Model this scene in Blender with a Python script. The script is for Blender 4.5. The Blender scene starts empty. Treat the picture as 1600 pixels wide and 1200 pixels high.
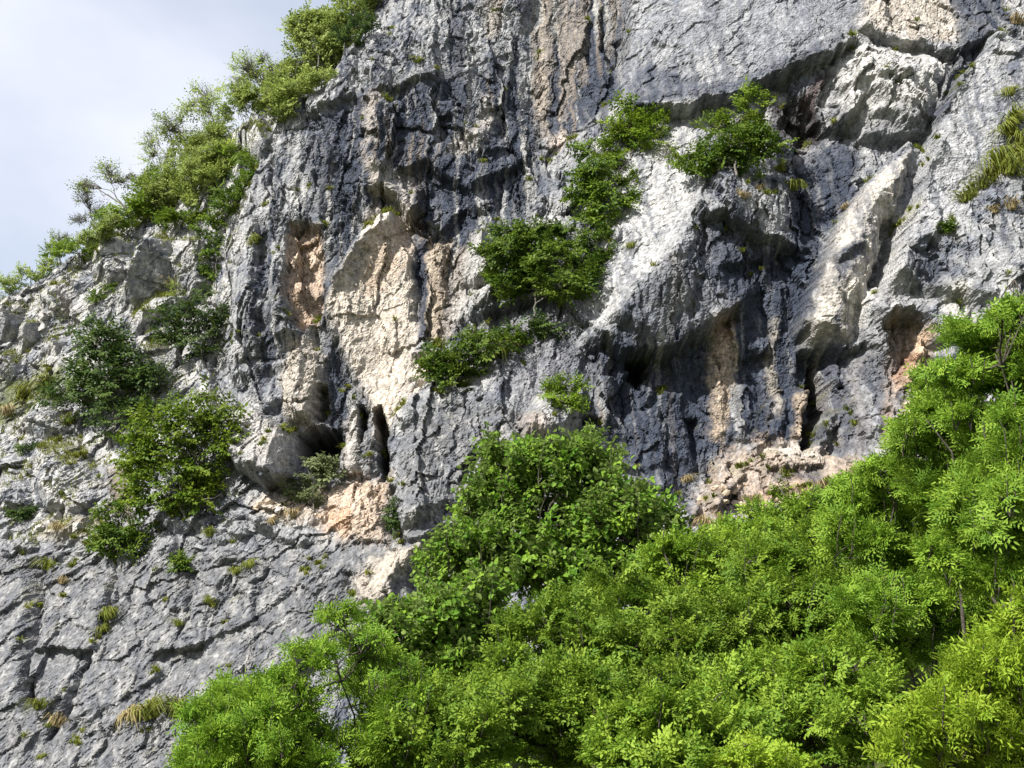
import bpy, math, random
import numpy as np
from mathutils import Vector, Matrix

# ------------------------------------------------------------------ camera, sky, sun, exposure
SC = bpy.context.scene
COL = SC.collection
CAM = np.array([0.0, 0.0, 1.6])
PITCH = math.radians(14.0)
HFOV = math.radians(50.0)
cam_d = bpy.data.cameras.new('camera')
cam_d.sensor_fit = 'HORIZONTAL'
cam_d.angle = HFOV
cam_d.clip_end = 2000
cam = bpy.data.objects.new('camera', cam_d)
cam.location = CAM
cam.rotation_euler = (math.pi / 2 + PITCH, 0, 0)
COL.objects.link(cam)
SC.camera = cam

SUN_DIR = Vector((-0.57, -0.50, 0.68)).normalized()          # towards the sun: high, from the left
SUN_EL = math.asin(SUN_DIR.z)
SUN_AZ = math.atan2(SUN_DIR.x, SUN_DIR.y)                    # clockwise from +y
SUN_STRENGTH = 5.0
SKY_STRENGTH = 0.085

world = bpy.data.worlds.new('World')
SC.world = world
world.use_nodes = True
wn = world.node_tree
wn.nodes.clear()
w_out = wn.nodes.new('ShaderNodeOutputWorld')
w_bg = wn.nodes.new('ShaderNodeBackground')
w_sky = wn.nodes.new('ShaderNodeTexSky')
w_sky.sky_type = 'NISHITA'
w_sky.sun_disc = False
w_sky.sun_elevation = SUN_EL
w_sky.sun_rotation = SUN_AZ
w_sky.air_density = 1.2
w_sky.dust_density = 2.0
w_bg.inputs['Strength'].default_value = SKY_STRENGTH
# thin high cloud drifting over the whole sky
w_tc = wn.nodes.new('ShaderNodeTexCoord')
w_map = wn.nodes.new('ShaderNodeMapping')
w_map.inputs['Scale'].default_value = (1.0, 1.0, 1.8)
w_map.inputs['Location'].default_value = (0.35, 0.1, -0.32)
w_noise = wn.nodes.new('ShaderNodeTexNoise')
w_noise.inputs['Scale'].default_value = 3.0
w_noise.inputs['Detail'].default_value = 5
w_noise.inputs['Roughness'].default_value = 0.45
w_rmp = wn.nodes.new('ShaderNodeMapRange')
w_rmp.inputs['From Min'].default_value = 0.36
w_rmp.inputs['From Max'].default_value = 0.60
w_rmp.inputs['To Min'].default_value = 0.52
w_rmp.inputs['To Max'].default_value = 0.98
w_mix = wn.nodes.new('ShaderNodeMix')
w_mix.data_type = 'RGBA'
w_mix.inputs[7].default_value = (5.1, 5.3, 5.95, 1)
wn.links.new(w_tc.outputs['Generated'], w_map.inputs['Vector'])
wn.links.new(w_map.outputs['Vector'], w_noise.inputs['Vector'])
wn.links.new(w_noise.outputs['Fac'], w_rmp.inputs['Value'])
wn.links.new(w_rmp.outputs['Result'], w_mix.inputs['Factor'])
wn.links.new(w_sky.outputs['Color'], w_mix.inputs[6])
wn.links.new(w_mix.outputs[2], w_bg.inputs['Color'])
wn.links.new(w_bg.outputs['Background'], w_out.inputs['Surface'])

sun_d = bpy.data.lights.new('sun', 'SUN')
sun_d.energy = SUN_STRENGTH
sun_d.angle = math.radians(0.55)
sun_d.color = (1.0, 0.955, 0.88)
sun = bpy.data.objects.new('sun', sun_d)
sun.location = (-30, -20, 60)
sun.rotation_euler = SUN_DIR.to_track_quat('Z', 'Y').to_euler()
COL.objects.link(sun)

SC.view_settings.view_transform = 'Standard'
SC.view_settings.look = 'None'
SC.view_settings.exposure = 1.1
SC.view_settings.gamma = 1.0
SC.view_settings.use_curve_mapping = False
SC.render.engine = 'CYCLES'
SC.cycles.max_bounces = 6
SC.cycles.diffuse_bounces = 3
SC.cycles.transmission_bounces = 4

# ------------------------------------------------------------------ survey: sight lines measured on the 1600 x 1200 photograph
FOC = 800.0 / math.tan(HFOV / 2)
FWD = np.array([0, math.cos(PITCH), math.sin(PITCH)])
UPV = np.array([0, -math.sin(PITCH), math.cos(PITCH)])

def ray(px, py):
    d = FWD + np.array([1.0, 0, 0]) * (px - 800.0) / FOC + UPV * (600.0 - py) / FOC
    return d / d[1]                                            # one metre of y per unit

def at(px, py, Y):
    return CAM + ray(px, py) * Y

# ------------------------------------------------------------------ noise
_rs = np.random.RandomState(11)
_PERM = np.concatenate([_rs.permutation(1024)] * 3)
_ANG = _rs.rand(1024) * 2 * math.pi
_GX, _GY = np.cos(_ANG).astype(np.float32), np.sin(_ANG).astype(np.float32)
_R1, _R2, _R3 = [_rs.rand(1024).astype(np.float32) for _ in range(3)]

def _hash(ix, iy, seed):
    return _PERM[(_PERM[(ix + seed * 131) & 1023] + iy) & 1023]

def gnoise(x, y, seed=0):
    x0 = np.floor(x); y0 = np.floor(y)
    fx = (x - x0).astype(np.float32); fy = (y - y0).astype(np.float32)
    ix = x0.astype(np.int64); iy = y0.astype(np.int64)
    u = fx * fx * fx * (fx * (fx * 6 - 15) + 10)
    v = fy * fy * fy * (fy * (fy * 6 - 15) + 10)
    def g(dx, dy):
        h = _hash(ix + dx, iy + dy, seed)
        return _GX[h] * (fx - dx) + _GY[h] * (fy - dy)
    a = g(0, 0); b = g(1, 0); c = g(0, 1); d = g(1, 1)
    return 1.5 * ((a + (b - a) * u) * (1 - v) + (c + (d - c) * u) * v)

def fbm(x, y, seed=0, octs=4, rough=0.5):
    s = 0; a = 1.0; f = 1.0; t = 0
    for o in range(octs):
        s = s + a * gnoise(x * f + 17.3 * o, y * f - 9.1 * o, seed + o); t += a
        a *= rough; f *= 2.03
    return s / t

def ridged(x, y, seed=0, octs=4, rough=0.5):
    s = 0; a = 1.0; f = 1.0; t = 0
    for o in range(octs):
        s = s + a * (1 - 2 * np.abs(gnoise(x * f + 5.7 * o, y * f + 3.3 * o, seed + o))); t += a
        a *= rough; f *= 2.07
    return s / t

def facets(x, y, seed=0):
    """broken faces: every cell of a jittered lattice is its own tilted plane; returns plane height and distance to the joint"""
    ix = np.floor(x).astype(np.int64); iy = np.floor(y).astype(np.int64)
    f1 = np.full(x.shape, 9.0, np.float32); f2 = f1.copy(); hh = np.zeros(x.shape, np.float32)
    for dx in (-1, 0, 1):
        for dy in (-1, 0, 1):
            h = _hash(ix + dx, iy + dy, seed)
            px = (ix + dx + _R1[h] - x).astype(np.float32); py = (iy + dy + _R2[h] - y).astype(np.float32)
            d = px * px + py * py
            hi = _R3[h] - 0.5 - (px * _GX[h] + py * _GY[h]) * 1.1
            near = d < f1
            f2 = np.where(near, f1, np.minimum(f2, d))
            hh = np.where(near, hi, hh)
            f1 = np.where(near, d, f1)
    return hh, np.sqrt(f2) - np.sqrt(f1)

def sstep(a, b, v):
    t = np.clip((v - a) / (b - a), 0, 1)
    return t * t * (3 - 2 * t)

# ------------------------------------------------------------------ cliff: a grid over the rock face, depth worked out feature by feature
STEP = 0.062
X0, X1, Z0, Z1 = -46.0, 39.0, -9.0, 46.0
nx = int((X1 - X0) / STEP) + 1
nz = int((Z1 - Z0) / STEP) + 1
gx = np.linspace(X0, X1, nx); gz = np.linspace(Z0, Z1, nz)
XX, ZZ = np.meshgrid(gx, gz)                                  # rows go up
DX, DZ = gx[1] - gx[0], gz[1] - gz[0]

ANCHORS = [  # where the face stands: photograph position, metres from the viewer
 (-150, 430, 70), (0, 470, 68), (0, 650, 63), (0, 800, 57), (0, 950, 52), (0, 1200, 47), (-200, 1000, 54), (-200, 1350, 45),
 (150, 400, 66), (250, 420, 63), (200, 560, 61), (180, 720, 57), (100, 1000, 50), (250, 1200, 45.5), (200, 850, 53),
 (300, 250, 68), (420, 160, 63), (560, 10, 62), (330, 440, 61.5), (340, 560, 58.5), (320, 700, 55), (300, 850, 51.5), (350, 1000, 48),
 (520, -80, 64), (700, -100, 58), (640, 60, 56.5), (480, 200, 57), (420, 330, 56.5), (400, 500, 55), (400, 620, 54), (430, 740, 52),
 (560, 200, 55), (600, 350, 54), (580, 480, 53.5), (540, 640, 53), (700, 200, 55), (700, 330, 54), (700, 450, 53),
 (420, 800, 50.5), (560, 800, 49.5), (500, 900, 48), (480, 1000, 46.5), (450, 1200, 44), (700, 720, 48.5), (680, 650, 49.5), (650, 850, 47), (700, 1000, 45),
 (820, 600, 48.5), (780, 540, 50.5), (840, 430, 51), (780, 280, 54), (900, 60, 57), (880, 180, 56), (950, -80, 58), (860, 700, 47),
 (930, 300, 52.5), (1020, 200, 52.5), (1000, 350, 49.5), (960, 480, 48.5), (1050, 440, 47.5), (900, 520, 49.5), (1090, 40, 52.5), (1200, 60, 51.5), (1150, -80, 53.5),
 (1300, 20, 51), (1450, 20, 51), (1160, 220, 51.5), (1180, 320, 48.5), (1120, 420, 48.8), (1200, 450, 49.5), (1250, 350, 50), (1000, 640, 48.8), (1100, 600, 49), (1200, 600, 48.6), (1300, 620, 48),
 (1000, 740, 47.5), (1100, 780, 45.8), (1200, 760, 45.5), (1300, 730, 45.5), (1250, 220, 51.5), (1350, 130, 49.5), (1350, 330, 48.5), (1300, 450, 47.5), (1380, 230, 50),
 (1500, 120, 49.5), (1480, 250, 48.3), (1440, 380, 47), (1560, 330, 46), (1600, 180, 47.5), (1600, 450, 44.5), (1420, 560, 46.3), (1380, 640, 46), (1500, 600, 44.5), (1600, 0, 50), (1750, 200, 46), (1750, 600, 42), (1600, 800, 41),
 (1000, 950, 43), (1300, 950, 41), (900, 1200, 40), (1300, 1250, 37), (1800, 1100, 36),
]
def tps(points, vals, smooth=0.02):
    P = np.asarray(points); n = len(P)
    d = np.linalg.norm(P[:, None] - P[None], axis=2)
    K = np.where(d > 0, d * d * np.log(d + 1e-9), 0) + np.eye(n) * smooth * n
    A = np.zeros((n + 3, n + 3)); A[:n, :n] = K; A[:n, n] = 1; A[:n, n + 1:] = P; A[n, :n] = 1; A[n + 1:, :n] = P.T
    w = np.linalg.solve(A, np.concatenate([vals, np.zeros(3)]))
    def ev(X, Z):
        out = w[n] + w[n + 1] * X + w[n + 2] * Z
        for i in range(n):
            r2 = (X - P[i, 0]) ** 2 + (Z - P[i, 1]) ** 2
            out = out + w[i] * 0.5 * r2 * np.log(r2 + 1e-9)
        return out
    return ev
_pw = [at(a, b, c) for a, b, c in ANCHORS]
_ev = tps([(p[0], p[2]) for p in _pw], np.array([p[1] for p in _pw]))
cxs, czs = np.linspace(X0, X1, 143), np.linspace(Z0, Z1, 111)
_c = _ev(*np.meshgrid(cxs, czs))
def bil(F, xs, zs, X, Z):
    u = np.clip((X - xs[0]) / (xs[1] - xs[0]), 0, len(xs) - 1.001); v = np.clip((Z - zs[0]) / (zs[1] - zs[0]), 0, len(zs) - 1.001)
    i = u.astype(int) if hasattr(u, 'astype') else int(u); j = v.astype(int) if hasattr(v, 'astype') else int(v)
    a = u - i; b = v - j
    return (F[j, i] * (1 - a) + F[j, i + 1] * a) * (1 - b) + (F[j + 1, i] * (1 - a) + F[j + 1, i + 1] * a) * b
FY = bil(_c, cxs, czs, XX, ZZ)                                # depth (y) of the face

_ts = np.arange(30, 95, 0.08)
def hit(px, py, lift=0.0):
    """where a sight line meets the face as built so far"""
    r = ray(px, py)
    P = CAM[None] + _ts[:, None] * r[None]
    f = bil(FY, gx, gz, P[:, 0], P[:, 2]) - lift
    k = np.argmax(P[:, 1] > f)
    if k == 0:
        k = len(_ts) - 1
    p = P[k].copy()
    return p

def w2(pts, lift=0.0):
    return np.array([hit(a, b, lift)[[0, 2]] for a, b in pts])

WX = XX + 0.30 * fbm(XX * 0.5, ZZ * 0.5, 40, 3) + 0.16 * fbm(XX * 1.9, ZZ * 1.9, 44, 3) + 0.045 * facets(XX * 2.2, ZZ * 2.2, 47)[0]
WZ = ZZ + 0.30 * fbm(XX * 0.5, ZZ * 0.5, 50, 3) + 0.16 * fbm(XX * 1.9, ZZ * 1.9, 54, 3) + 0.045 * facets(XX * 2.2, ZZ * 2.2, 57)[0]

def window(P, m):
    i0 = max(0, int((P[:, 0].min() - m - X0) / DX)); i1 = min(nx, int((P[:, 0].max() + m - X0) / DX) + 2)
    j0 = max(0, int((P[:, 1].min() - m - Z0) / DZ)); j1 = min(nz, int((P[:, 1].max() + m - Z0) / DZ) + 2)
    return slice(j0, j1), slice(i0, i1)

def line_dist(P, X, Z):
    best = np.full(X.shape, 1e9); sgn = np.ones(X.shape); tt = np.zeros(X.shape)
    L = np.linalg.norm(np.diff(P, axis=0), axis=1); acc = np.concatenate([[0], np.cumsum(L)]); tot = acc[-1]
    for k in range(len(P) - 1):
        a, b = P[k], P[k + 1]; e = b - a
        q = ((X - a[0]) * e[0] + (Z - a[1]) * e[1]) / (L[k] ** 2 + 1e-9)
        t = np.clip(q, 0, 1)
        d = np.hypot(X - a[0] - t * e[0], Z - a[1] - t * e[1])
        cr = e[0] * (Z - a[1]) - e[1] * (X - a[0])
        m = d < best - 1e-6
        best = np.where(m, d, best); sgn = np.where(m, np.where(cr >= 0, 1.0, -1.0), sgn)
        tt = np.where(m, acc[k] + t * L[k], tt)
    return best, sgn, tt / tot, tot

def scarp(pts, h, L, w=0.22, q=1.0, ends=0.12, under=0.0, lu=0.8):
    """a broken edge. The ground on the left hand of the line (walking along it) stands h proud at the edge and eases back over L; the other side drops off within w, hollowed by `under`."""
    global FY
    h *= 0.74
    P = w2(pts, h * 0.8)
    sl = window(P, max(L * 3, lu * 3) + 0.5)
    d, s, t, tot = line_dist(P, WX[sl], WZ[sl])
    e = np.minimum(sstep(0, max(ends, 1e-3), t), sstep(0, max(ends, 1e-3), 1 - t)) if ends > 0 else 1.0
    # distance past the ends is not on the edge
    up = h * np.exp(-(d / L) ** q)
    dn = h * sstep(1, 0, d / w) - under * sstep(0, w * 1.5, d) * np.exp(-(d / lu) ** 1.5)
    FY[sl] -= np.where(s > 0, up, dn) * e

def rib(pts, h, w, q=2.0, ends=0.15):
    global FY
    P = w2(pts, max(h, 0) * 0.5)
    sl = window(P, w * 3 + 0.5)
    d, s, t, tot = line_dist(P, WX[sl], WZ[sl])
    e = np.minimum(sstep(0, ends, t), sstep(0, ends, 1 - t)) if ends > 0 else 1.0
    FY[sl] -= h * np.exp(-(d / w) ** q) * e

def poly_sdf(P, X, Z):
    n = len(P); inside = np.zeros(X.shape, bool); best = np.full(X.shape, 1e9)
    for k in range(n):
        a, b = P[k], P[(k + 1) % n]; e = b - a
        t = np.clip(((X - a[0]) * e[0] + (Z - a[1]) * e[1]) / (e @ e + 1e-9), 0, 1)
        best = np.minimum(best, np.hypot(X - a[0] - t * e[0], Z - a[1] - t * e[1]))
        c = ((a[1] > Z) != (b[1] > Z)) & (X < (b[0] - a[0]) * (Z - a[1]) / (b[1] - a[1] + 1e-12) + a[0])
        inside ^= c
    return np.where(inside, best, -best)

def block(pts, h, soft=0.3, inner=None):
    """raise (h>0) or sink (h<0) the area inside an outline; `soft` is the width of its shoulder"""
    global FY
    P = w2(pts, max(h, 0) * 0.7)
    sl = window(P, soft + 0.6)
    d = poly_sdf(P, WX[sl], WZ[sl])
    if inner is None:
        FY[sl] -= h * sstep(-soft * 0.5, soft * 0.5, d)
    else:
        FY[sl] -= h * (1 - np.exp(-np.clip(d, 0, None) / inner))

def chisel(pts, h, k=1.6, seed=0, lean=(0.0, 0.0)):
    """a block with split faces: every edge of the outline starts a plane of its own slope, cut off by a leaning front"""
    global FY
    rng = np.random.RandomState(seed)
    P = w2(pts, h * 0.5)
    if np.sum(P[:, 0] * np.roll(P[:, 1], -1) - np.roll(P[:, 0], -1) * P[:, 1]) < 0: P = P[::-1]
    sl = window(P, 0.8)
    X = 0.3 * WX[sl] + 0.7 * XX[sl]; Z = 0.3 * WZ[sl] + 0.7 * ZZ[sl]
    c = P.mean(0)
    top = h + lean[0] * (X - c[0]) + lean[1] * (Z - c[1]) + 0.12 * h * fbm(X * 1.3, Z * 1.3, 300 + seed, 3)
    for i in range(len(P)):
        a, b = P[i], P[(i + 1) % len(P)]; e = (b - a) / np.linalg.norm(b - a)
        d = -(X - a[0]) * e[1] + (Z - a[1]) * e[0]
        top = np.minimum(top, d * k * rng.uniform(0.6, 2.2))
    FY[sl] -= np.clip(top, 0, None)

# ------------------------------------------------------------------ large forms, then ledges, overhangs, ribs, grooves and caves
# left edge of the main wall stands in front of the gully (walk down: the right... left hand of a downward line is the right side)
scarp([(560, 30), (532, 110), (500, 150), (440, 190), (412, 250), (386, 320), (360, 400), (366, 480), (358, 560), (372, 615)], 2.2, 4.0, 0.5, q=1.3, ends=0.10)
# recess of the left wall between its edge and the cream tongue
scarp([(300, 640), (350, 690), (420, 740)], 0.7, 2.0, 0.4)
block([(455, 352), (480, 345), (500, 362), (506, 400), (508, 450), (500, 500), (470, 520), (452, 500), (446, 440), (450, 390)], -0.75, 0.35)
scarp([(448, 362), (470, 347), (492, 350), (506, 374)], 0.35, 1.2, 0.2, under=0.25, lu=0.7)
scarp([(452, 414), (470, 404), (488, 402), (502, 412)], -0.0, 0.5, 0.2)
rib([(462, 470), (482, 455), (500, 470)], 0.35, 0.45)
rib([(463, 418), (480, 405), (497, 414)], 0.25, 0.35)
rib([(455, 540), (470, 580), (465, 630), (470, 670)], 1.0, 0.9)
rib([(490, 540), (500, 590), (480, 640), (470, 670)], 0.6, 0.9)
rib([(400, 560), (405, 600), (430, 640)], 0.9, 0.8)
rib([(440, 300), (430, 400), (435, 500), (440, 560)], 0.6, 0.7)
rib([(395, 330), (385, 430), (390, 540)], 0.6, 0.6)
rib([(412, 380), (412, 470), (420, 560)], -0.5, 0.4)
# small dark hollow
rib([(402, 495), (408, 505)], -0.8, 0.4, ends=0.0)
rib([(425, 262), (432, 285)], -0.4, 0.3, ends=0.0)
# fractured upper part: overhung brow
scarp([(560, 95), (590, 132), (620, 130), (650, 122), (690, 128)], 0.5, 2.0, 0.25, under=0.2, lu=0.8)
scarp([(690, 128), (720, 118), (760, 95), (800, 110)], 0.2, 1.2, 0.3)
scarp([(700, 165), (725, 205), (765, 240), (800, 225)], 0.45, 1.0, 0.3, under=0.2, lu=0.7)
scarp([(640, 262), (665, 248), (700, 270), (740, 292), (790, 262), (820, 240)], 0.75, 1.6, 0.35, under=0.35, lu=0.9)
scarp([(480, 175), (520, 160), (560, 140)], 0.5, 1.2, 0.3, under=0.3)
scarp([(560, 300), (600, 285), (625, 262), (660, 255)], 0.6, 1.2, 0.3, under=0.2)
scarp([(640, 330), (690, 355), (730, 325), (770, 335)], 0.5, 0.9, 0.3, under=0.3)
rib([(575, 130), (590, 180), (575, 240), (590, 280)], 0.5, 0.5)
rib([(750, 150), (765, 190), (745, 225)], 0.5, 0.45)
rib([(700, 150), (712, 200), (690, 240)], 0.4, 0.5)
# nose block above the cream tongue
scarp([(590, 272), (612, 300), (640, 333), (655, 318), (648, 285)], 1.5, 0.9, 0.25, under=0.6, lu=1.1, ends=0.15)
# cream tongue: a great rib, its left shoulder a sharp crest catching the sun
scarp([(632, 322), (600, 338), (560, 380), (528, 420), (514, 470), (528, 530), (556, 590), (585, 645), (602, 700)], 1.3, 2.4, 0.4, q=1.2, ends=0.06)
rib([(622, 332), (600, 352), (560, 385), (532, 425), (520, 465)], 0.45, 0.28, q=1.4)
rib([(545, 440), (560, 410), (580, 390)], -0.3, 0.2)
rib([(640, 380), (640, 440), (620, 500), (600, 560)], 0.5, 1.0)
rib([(560, 450), (545, 520), (560, 580)], 0.35, 0.7)
rib([(658, 380), (658, 430), (652, 500), (655, 520)], -0.55, 0.30)
rib([(690, 375), (684, 440), (682, 510)], 0.35, 0.4)
rib([(675, 372), (692, 378), (705, 372)], -0.35, 0.25)
# pillars and slits at the foot
rib([(498, 600), (504, 630), (500, 665)], -1.6, 0.22, q=3)
block([(470, 684), (484, 674), (508, 672), (530, 678), (530, 700), (524, 735), (500, 745), (484, 735), (472, 712)], -5.0, 0.25)
rib([(512, 670), (514, 700)], 1.2, 0.12, ends=0.3)
block([(584, 642), (594, 636), (604, 665), (611, 700), (610, 742), (597, 748), (594, 705), (588, 668)], -3.2, 0.25)
block([(562, 645), (571, 640), (574, 670), (566, 690)], -1.6, 0.22)
block([(528, 690), (534, 676), (540, 690), (540, 730), (530, 736)], -0.8, 0.25)
rib([(552, 600), (556, 660), (550, 745)], 0.75, 0.45)
rib([(575, 665), (580, 700), (576, 745)], 0.5, 0.35)
rib([(530, 610), (560, 640), (590, 700)], 0.4, 0.5)
scarp([(500, 752), (530, 748), (570, 756), (605, 742)], -0.9, 1.0, 0.4)
# roof over the cave
scarp([(455, 676), (480, 680), (510, 676), (540, 668), (560, 640), (590, 645)], 0.4, 0.9, 0.25)
# boulder before the cave
chisel([(348, 645), (368, 620), (402, 638), (440, 662), (474, 690), (480, 712), (462, 748), (415, 764), (368, 736), (352, 695)], 1.4, 3.5, 20, (0.25, -0.45))
chisel([(395, 690), (440, 670), (472, 694), (470, 735), (430, 735)], 0.5, 1.2, 21, (0.1, 0.0))
scarp([(372, 730), (400, 722), (430, 735), (462, 740)], 0.7, 1.0, 0.3, under=0.5, lu=0.9)
rib([(405, 645), (428, 665), (452, 672)], 0.4, 0.4)
# orange slab and ledge at the foot of the wall
block([(505, 770), (545, 752), (605, 745), (608, 800), (606, 850), (555, 848), (510, 825)], 1.1, 0.7, inner=0.8)
rib([(400, 790), (440, 800), (500, 812)], 0.5, 0.6)
rib([(520, 790), (512, 820)], -0.4, 0.3)
rib([(612, 760), (612, 820), (618, 845)], -1.0, 0.35)
# the rounded buttress below the bushes
scarp([(680, 575), (652, 620), (622, 660), (610, 710), (606, 770), (626, 835)], 1.8, 4.2, 0.4, q=1.2, ends=0.08, under=0.3)
scarp([(622, 832), (650, 838), (700, 820), (760, 830)], 0.8, 1.6, 0.3, under=0.3)
rib([(650, 690), (660, 760), (650, 820)], 0.4, 0.6)
rib([(690, 700), (720, 760), (700, 830)], -0.4, 0.5)
scarp([(650, 610), (700, 640), (740, 660), (800, 640)], -0.35, 1.2, 0.3)
rib([(640, 560), (665, 552), (690, 548)], 0.9, 0.45)
scarp([(640, 585), (665, 590), (690, 575)], 0.6, 0.5, 0.25, under=0.5, lu=0.5)
# bright flake left of the big ledge bush
chisel([(762, 362), (738, 368), (726, 410), (732, 440), (745, 448), (776, 430)], 1.2, 1.5, 32, (0.2, 0.1))
chisel([(735, 446), (716, 476), (706, 505), (740, 515), (775, 480), (772, 440)], 0.9, 1.3, 33, (0.2, 0.1))
scarp([(720, 438), (735, 446), (745, 438)], 0.4, 0.5, 0.2, under=0.3)
# dark face below the ledge bush and its notch
scarp([(752, 470), (800, 470), (850, 455), (890, 440)], 0.9, 1.5, 0.35, under=0.7, lu=1.4)
rib([(842, 500), (850, 560), (840, 620)], -0.4, 0.25)
scarp([(800, 540), (830, 520), (850, 560), (842, 620)], 0.5, 1.0, 0.2)
# perched block with a tuft
chisel([(812, 655), (835, 612), (880, 598), (916, 602), (922, 640), (905, 670), (872, 698), (818, 692)], 1.5, 2.0, 22, (0.1, 0.0))
chisel([(815, 690), (818, 655), (850, 640), (866, 692)], 0.4, 1.5, 23)
scarp([(815, 690), (868, 697), (905, 668), (922, 640)], 0.5, 0.7, 0.2, under=1.2, lu=0.7)
# ---- right half: the diagonal step between the flutes and the slab
scarp([(985, -60), (986, 20), (985, 80), (970, 150), (930, 190), (880, 235), (845, 290), (835, 335)], 0.8, 3.5, 0.35, ends=0.05)
# flutes
for k, x in enumerate((818, 836, 856, 876, 898, 920, 942, 962)):
    rib([(x + 4, -80), (x, 40), (x - 2 + 3 * (k % 3), 120), (x - 6, 190 - 6 * (k % 2))], (0.10, -0.12, 0.12, -0.10, 0.12, -0.12, 0.10, -0.2)[k], 0.32)
rib([(940, 10), (945, 70), (960, 100)], -0.7, 0.2)
rib([(968, 60), (965, 110)], -0.6, 0.2)
scarp([(1040, 20), (1030, 50), (1015, 78)], 0.6, 0.8, 0.2)
# the long overhang
scarp([(968, 168), (1030, 164), (1075, 164), (1100, 152), (1150, 144), (1195, 128), (1235, 108), (1262, 92), (1290, 84), (1320, 66), (1348, 44)], 1.5, 3.2, 0.22, q=1.2, ends=0.08, under=0.4, lu=0.8)
scarp([(1345, 36), (1380, 52), (1410, 66), (1450, 68), (1510, 70), (1560, 52)], 0.9, 1.8, 0.25, under=0.35, lu=0.7, ends=0.05)
rib([(1230, 80), (1270, 70), (1320, 45)], -0.35, 0.5)
# convoluted knob right of the cave
block([(1292, 108), (1310, 78), (1350, 64), (1420, 84), (1480, 80), (1490, 130), (1470, 190), (1430, 215), (1370, 215), (1340, 190), (1310, 150)], 0.7, 0.9, inner=1.0)
scarp([(1310, 130), (1350, 128), (1400, 120), (1430, 110)], 0.4, 0.8, 0.3, under=0.4)
rib([(1345, 95), (1335, 115)], -0.35, 0.3)
scarp([(1352, 176), (1390, 172), (1420, 190), (1440, 175)], 0.4, 0.6, 0.3, under=0.3)
rib([(1350, 150), (1380, 140), (1420, 150)], 0.4, 0.4)
rib([(1410, 165), (1440, 155)], 0.35, 0.35)
scarp([(1330, 215), (1370, 212), (1420, 208), (1448, 196)], 0.6, 0.8, 0.3, under=0.6, lu=0.9)
# cave below it
block([(1212, 168), (1240, 152), (1262, 158), (1290, 190), (1290, 230), (1262, 222), (1240, 232), (1218, 205)], -0.6, 0.6)
scarp([(1200, 165), (1235, 155), (1265, 160)], 0.4, 1.0, 0.3)
scarp([(1265, 190), (1300, 200), (1340, 160), (1345, 140)], 0.9, 0.9, 0.3, under=0.7, lu=0.9)
# slab on the right edge and the deep groove beside it
scarp([(1560, 50), (1530, 95), (1500, 128), (1478, 165), (1464, 205), (1452, 255), (1436, 310), (1424, 350), (1402, 410), (1390, 450)], 1.9, 4.5, 0.22, q=1.4, ends=0.04, under=0.7, lu=0.8)
rib([(1552, 62), (1520, 105), (1492, 138), (1472, 180), (1458, 225)], -0.4, 0.2, q=2.0)
scarp([(1420, 380), (1450, 372), (1462, 330), (1470, 320)], 0.3, 0.8, 0.2, under=0.3)
scarp([(1418, 378), (1435, 390), (1452, 372)], 0.35, 0.6, 0.2, under=0.4)
scarp([(1490, 330), (1530, 300), (1560, 262), (1610, 220)], -0.9, 1.2, 0.5)
# cream rib with hanging tip
scarp([(1432, 220), (1400, 246), (1355, 288), (1318, 340), (1296, 390), (1280, 430), (1262, 480), (1252, 530)], 2.0, 1.5, 0.2, q=1.5, ends=0.05, under=0.35, lu=0.9)
RIB_PX = [(1432, 222), (1400, 246), (1352, 290), (1316, 345), (1292, 395), (1276, 440), (1258, 500), (1254, 540), (1285, 548), (1330, 545), (1345, 480), (1360, 430), (1380, 380), (1400, 330), (1425, 270)]
block(RIB_PX, 0.9, 0.4, inner=0.55)
scarp([(1252, 545), (1275, 548), (1300, 540), (1322, 548), (1340, 530)], 0.7, 1.4, 0.3, under=0.8, lu=1.2, ends=0.1)
scarp([(1300, 410), (1330, 385), (1352, 372)], 0.25, 0.8, 0.3, under=0.25, lu=0.8)
rib([(1398, 335), (1388, 370), (1372, 420), (1358, 465)], -1.1, 0.28, q=2.5)
scarp([(1402, 330), (1392, 372), (1378, 420), (1352, 480), (1340, 520)], 0.5, 1.1, 0.25)
rib([(1385, 460), (1365, 530), (1352, 620), (1350, 700)], 0.8, 0.7)
# roof of the right alcove and its orange stub
scarp([(1370, 500), (1400, 484), (1425, 480), (1448, 492), (1470, 520), (1500, 530)], 1.1, 1.4, 0.3, under=0.9, lu=1.3, ends=0.08)
block([(1400, 590), (1412, 560), (1430, 535), (1432, 515), (1455, 512), (1460, 545), (1440, 580), (1420, 615), (1404, 612)], 1.2, 0.4, inner=0.35)
rib([(1405, 560), (1435, 570)], -0.4, 0.15)
scarp([(1420, 660), (1440, 620), (1470, 590)], 0.6, 1.2, 0.3)
rib([(1420, 440), (1450, 425), (1480, 430)], -0.5, 0.5)
# middle white slab: bright face, then its shaded flank and scalloped lower lip
scarp([(1118, 240), (1098, 300), (1078, 352), (1050, 405), (1010, 436), (975, 470), (948, 520)], 1.6, 2.6, 0.8, q=1.5, ends=0.08)
scarp([(905, 520), (930, 528), (950, 525), (972, 552), (1004, 547), (1044, 540), (1092, 514), (1120, 492), (1150, 476), (1168, 492)], 1.5, 1.8, 0.3, q=1.3, under=0.8, lu=1.2, ends=0.08)
scarp([(958, 455), (940, 480), (930, 520)], -0.4, 0.8, 0.3)
scarp([(880, 430), (910, 410), (950, 380), (968, 350)], 0.4, 1.4, 0.35, under=0.2)
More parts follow.
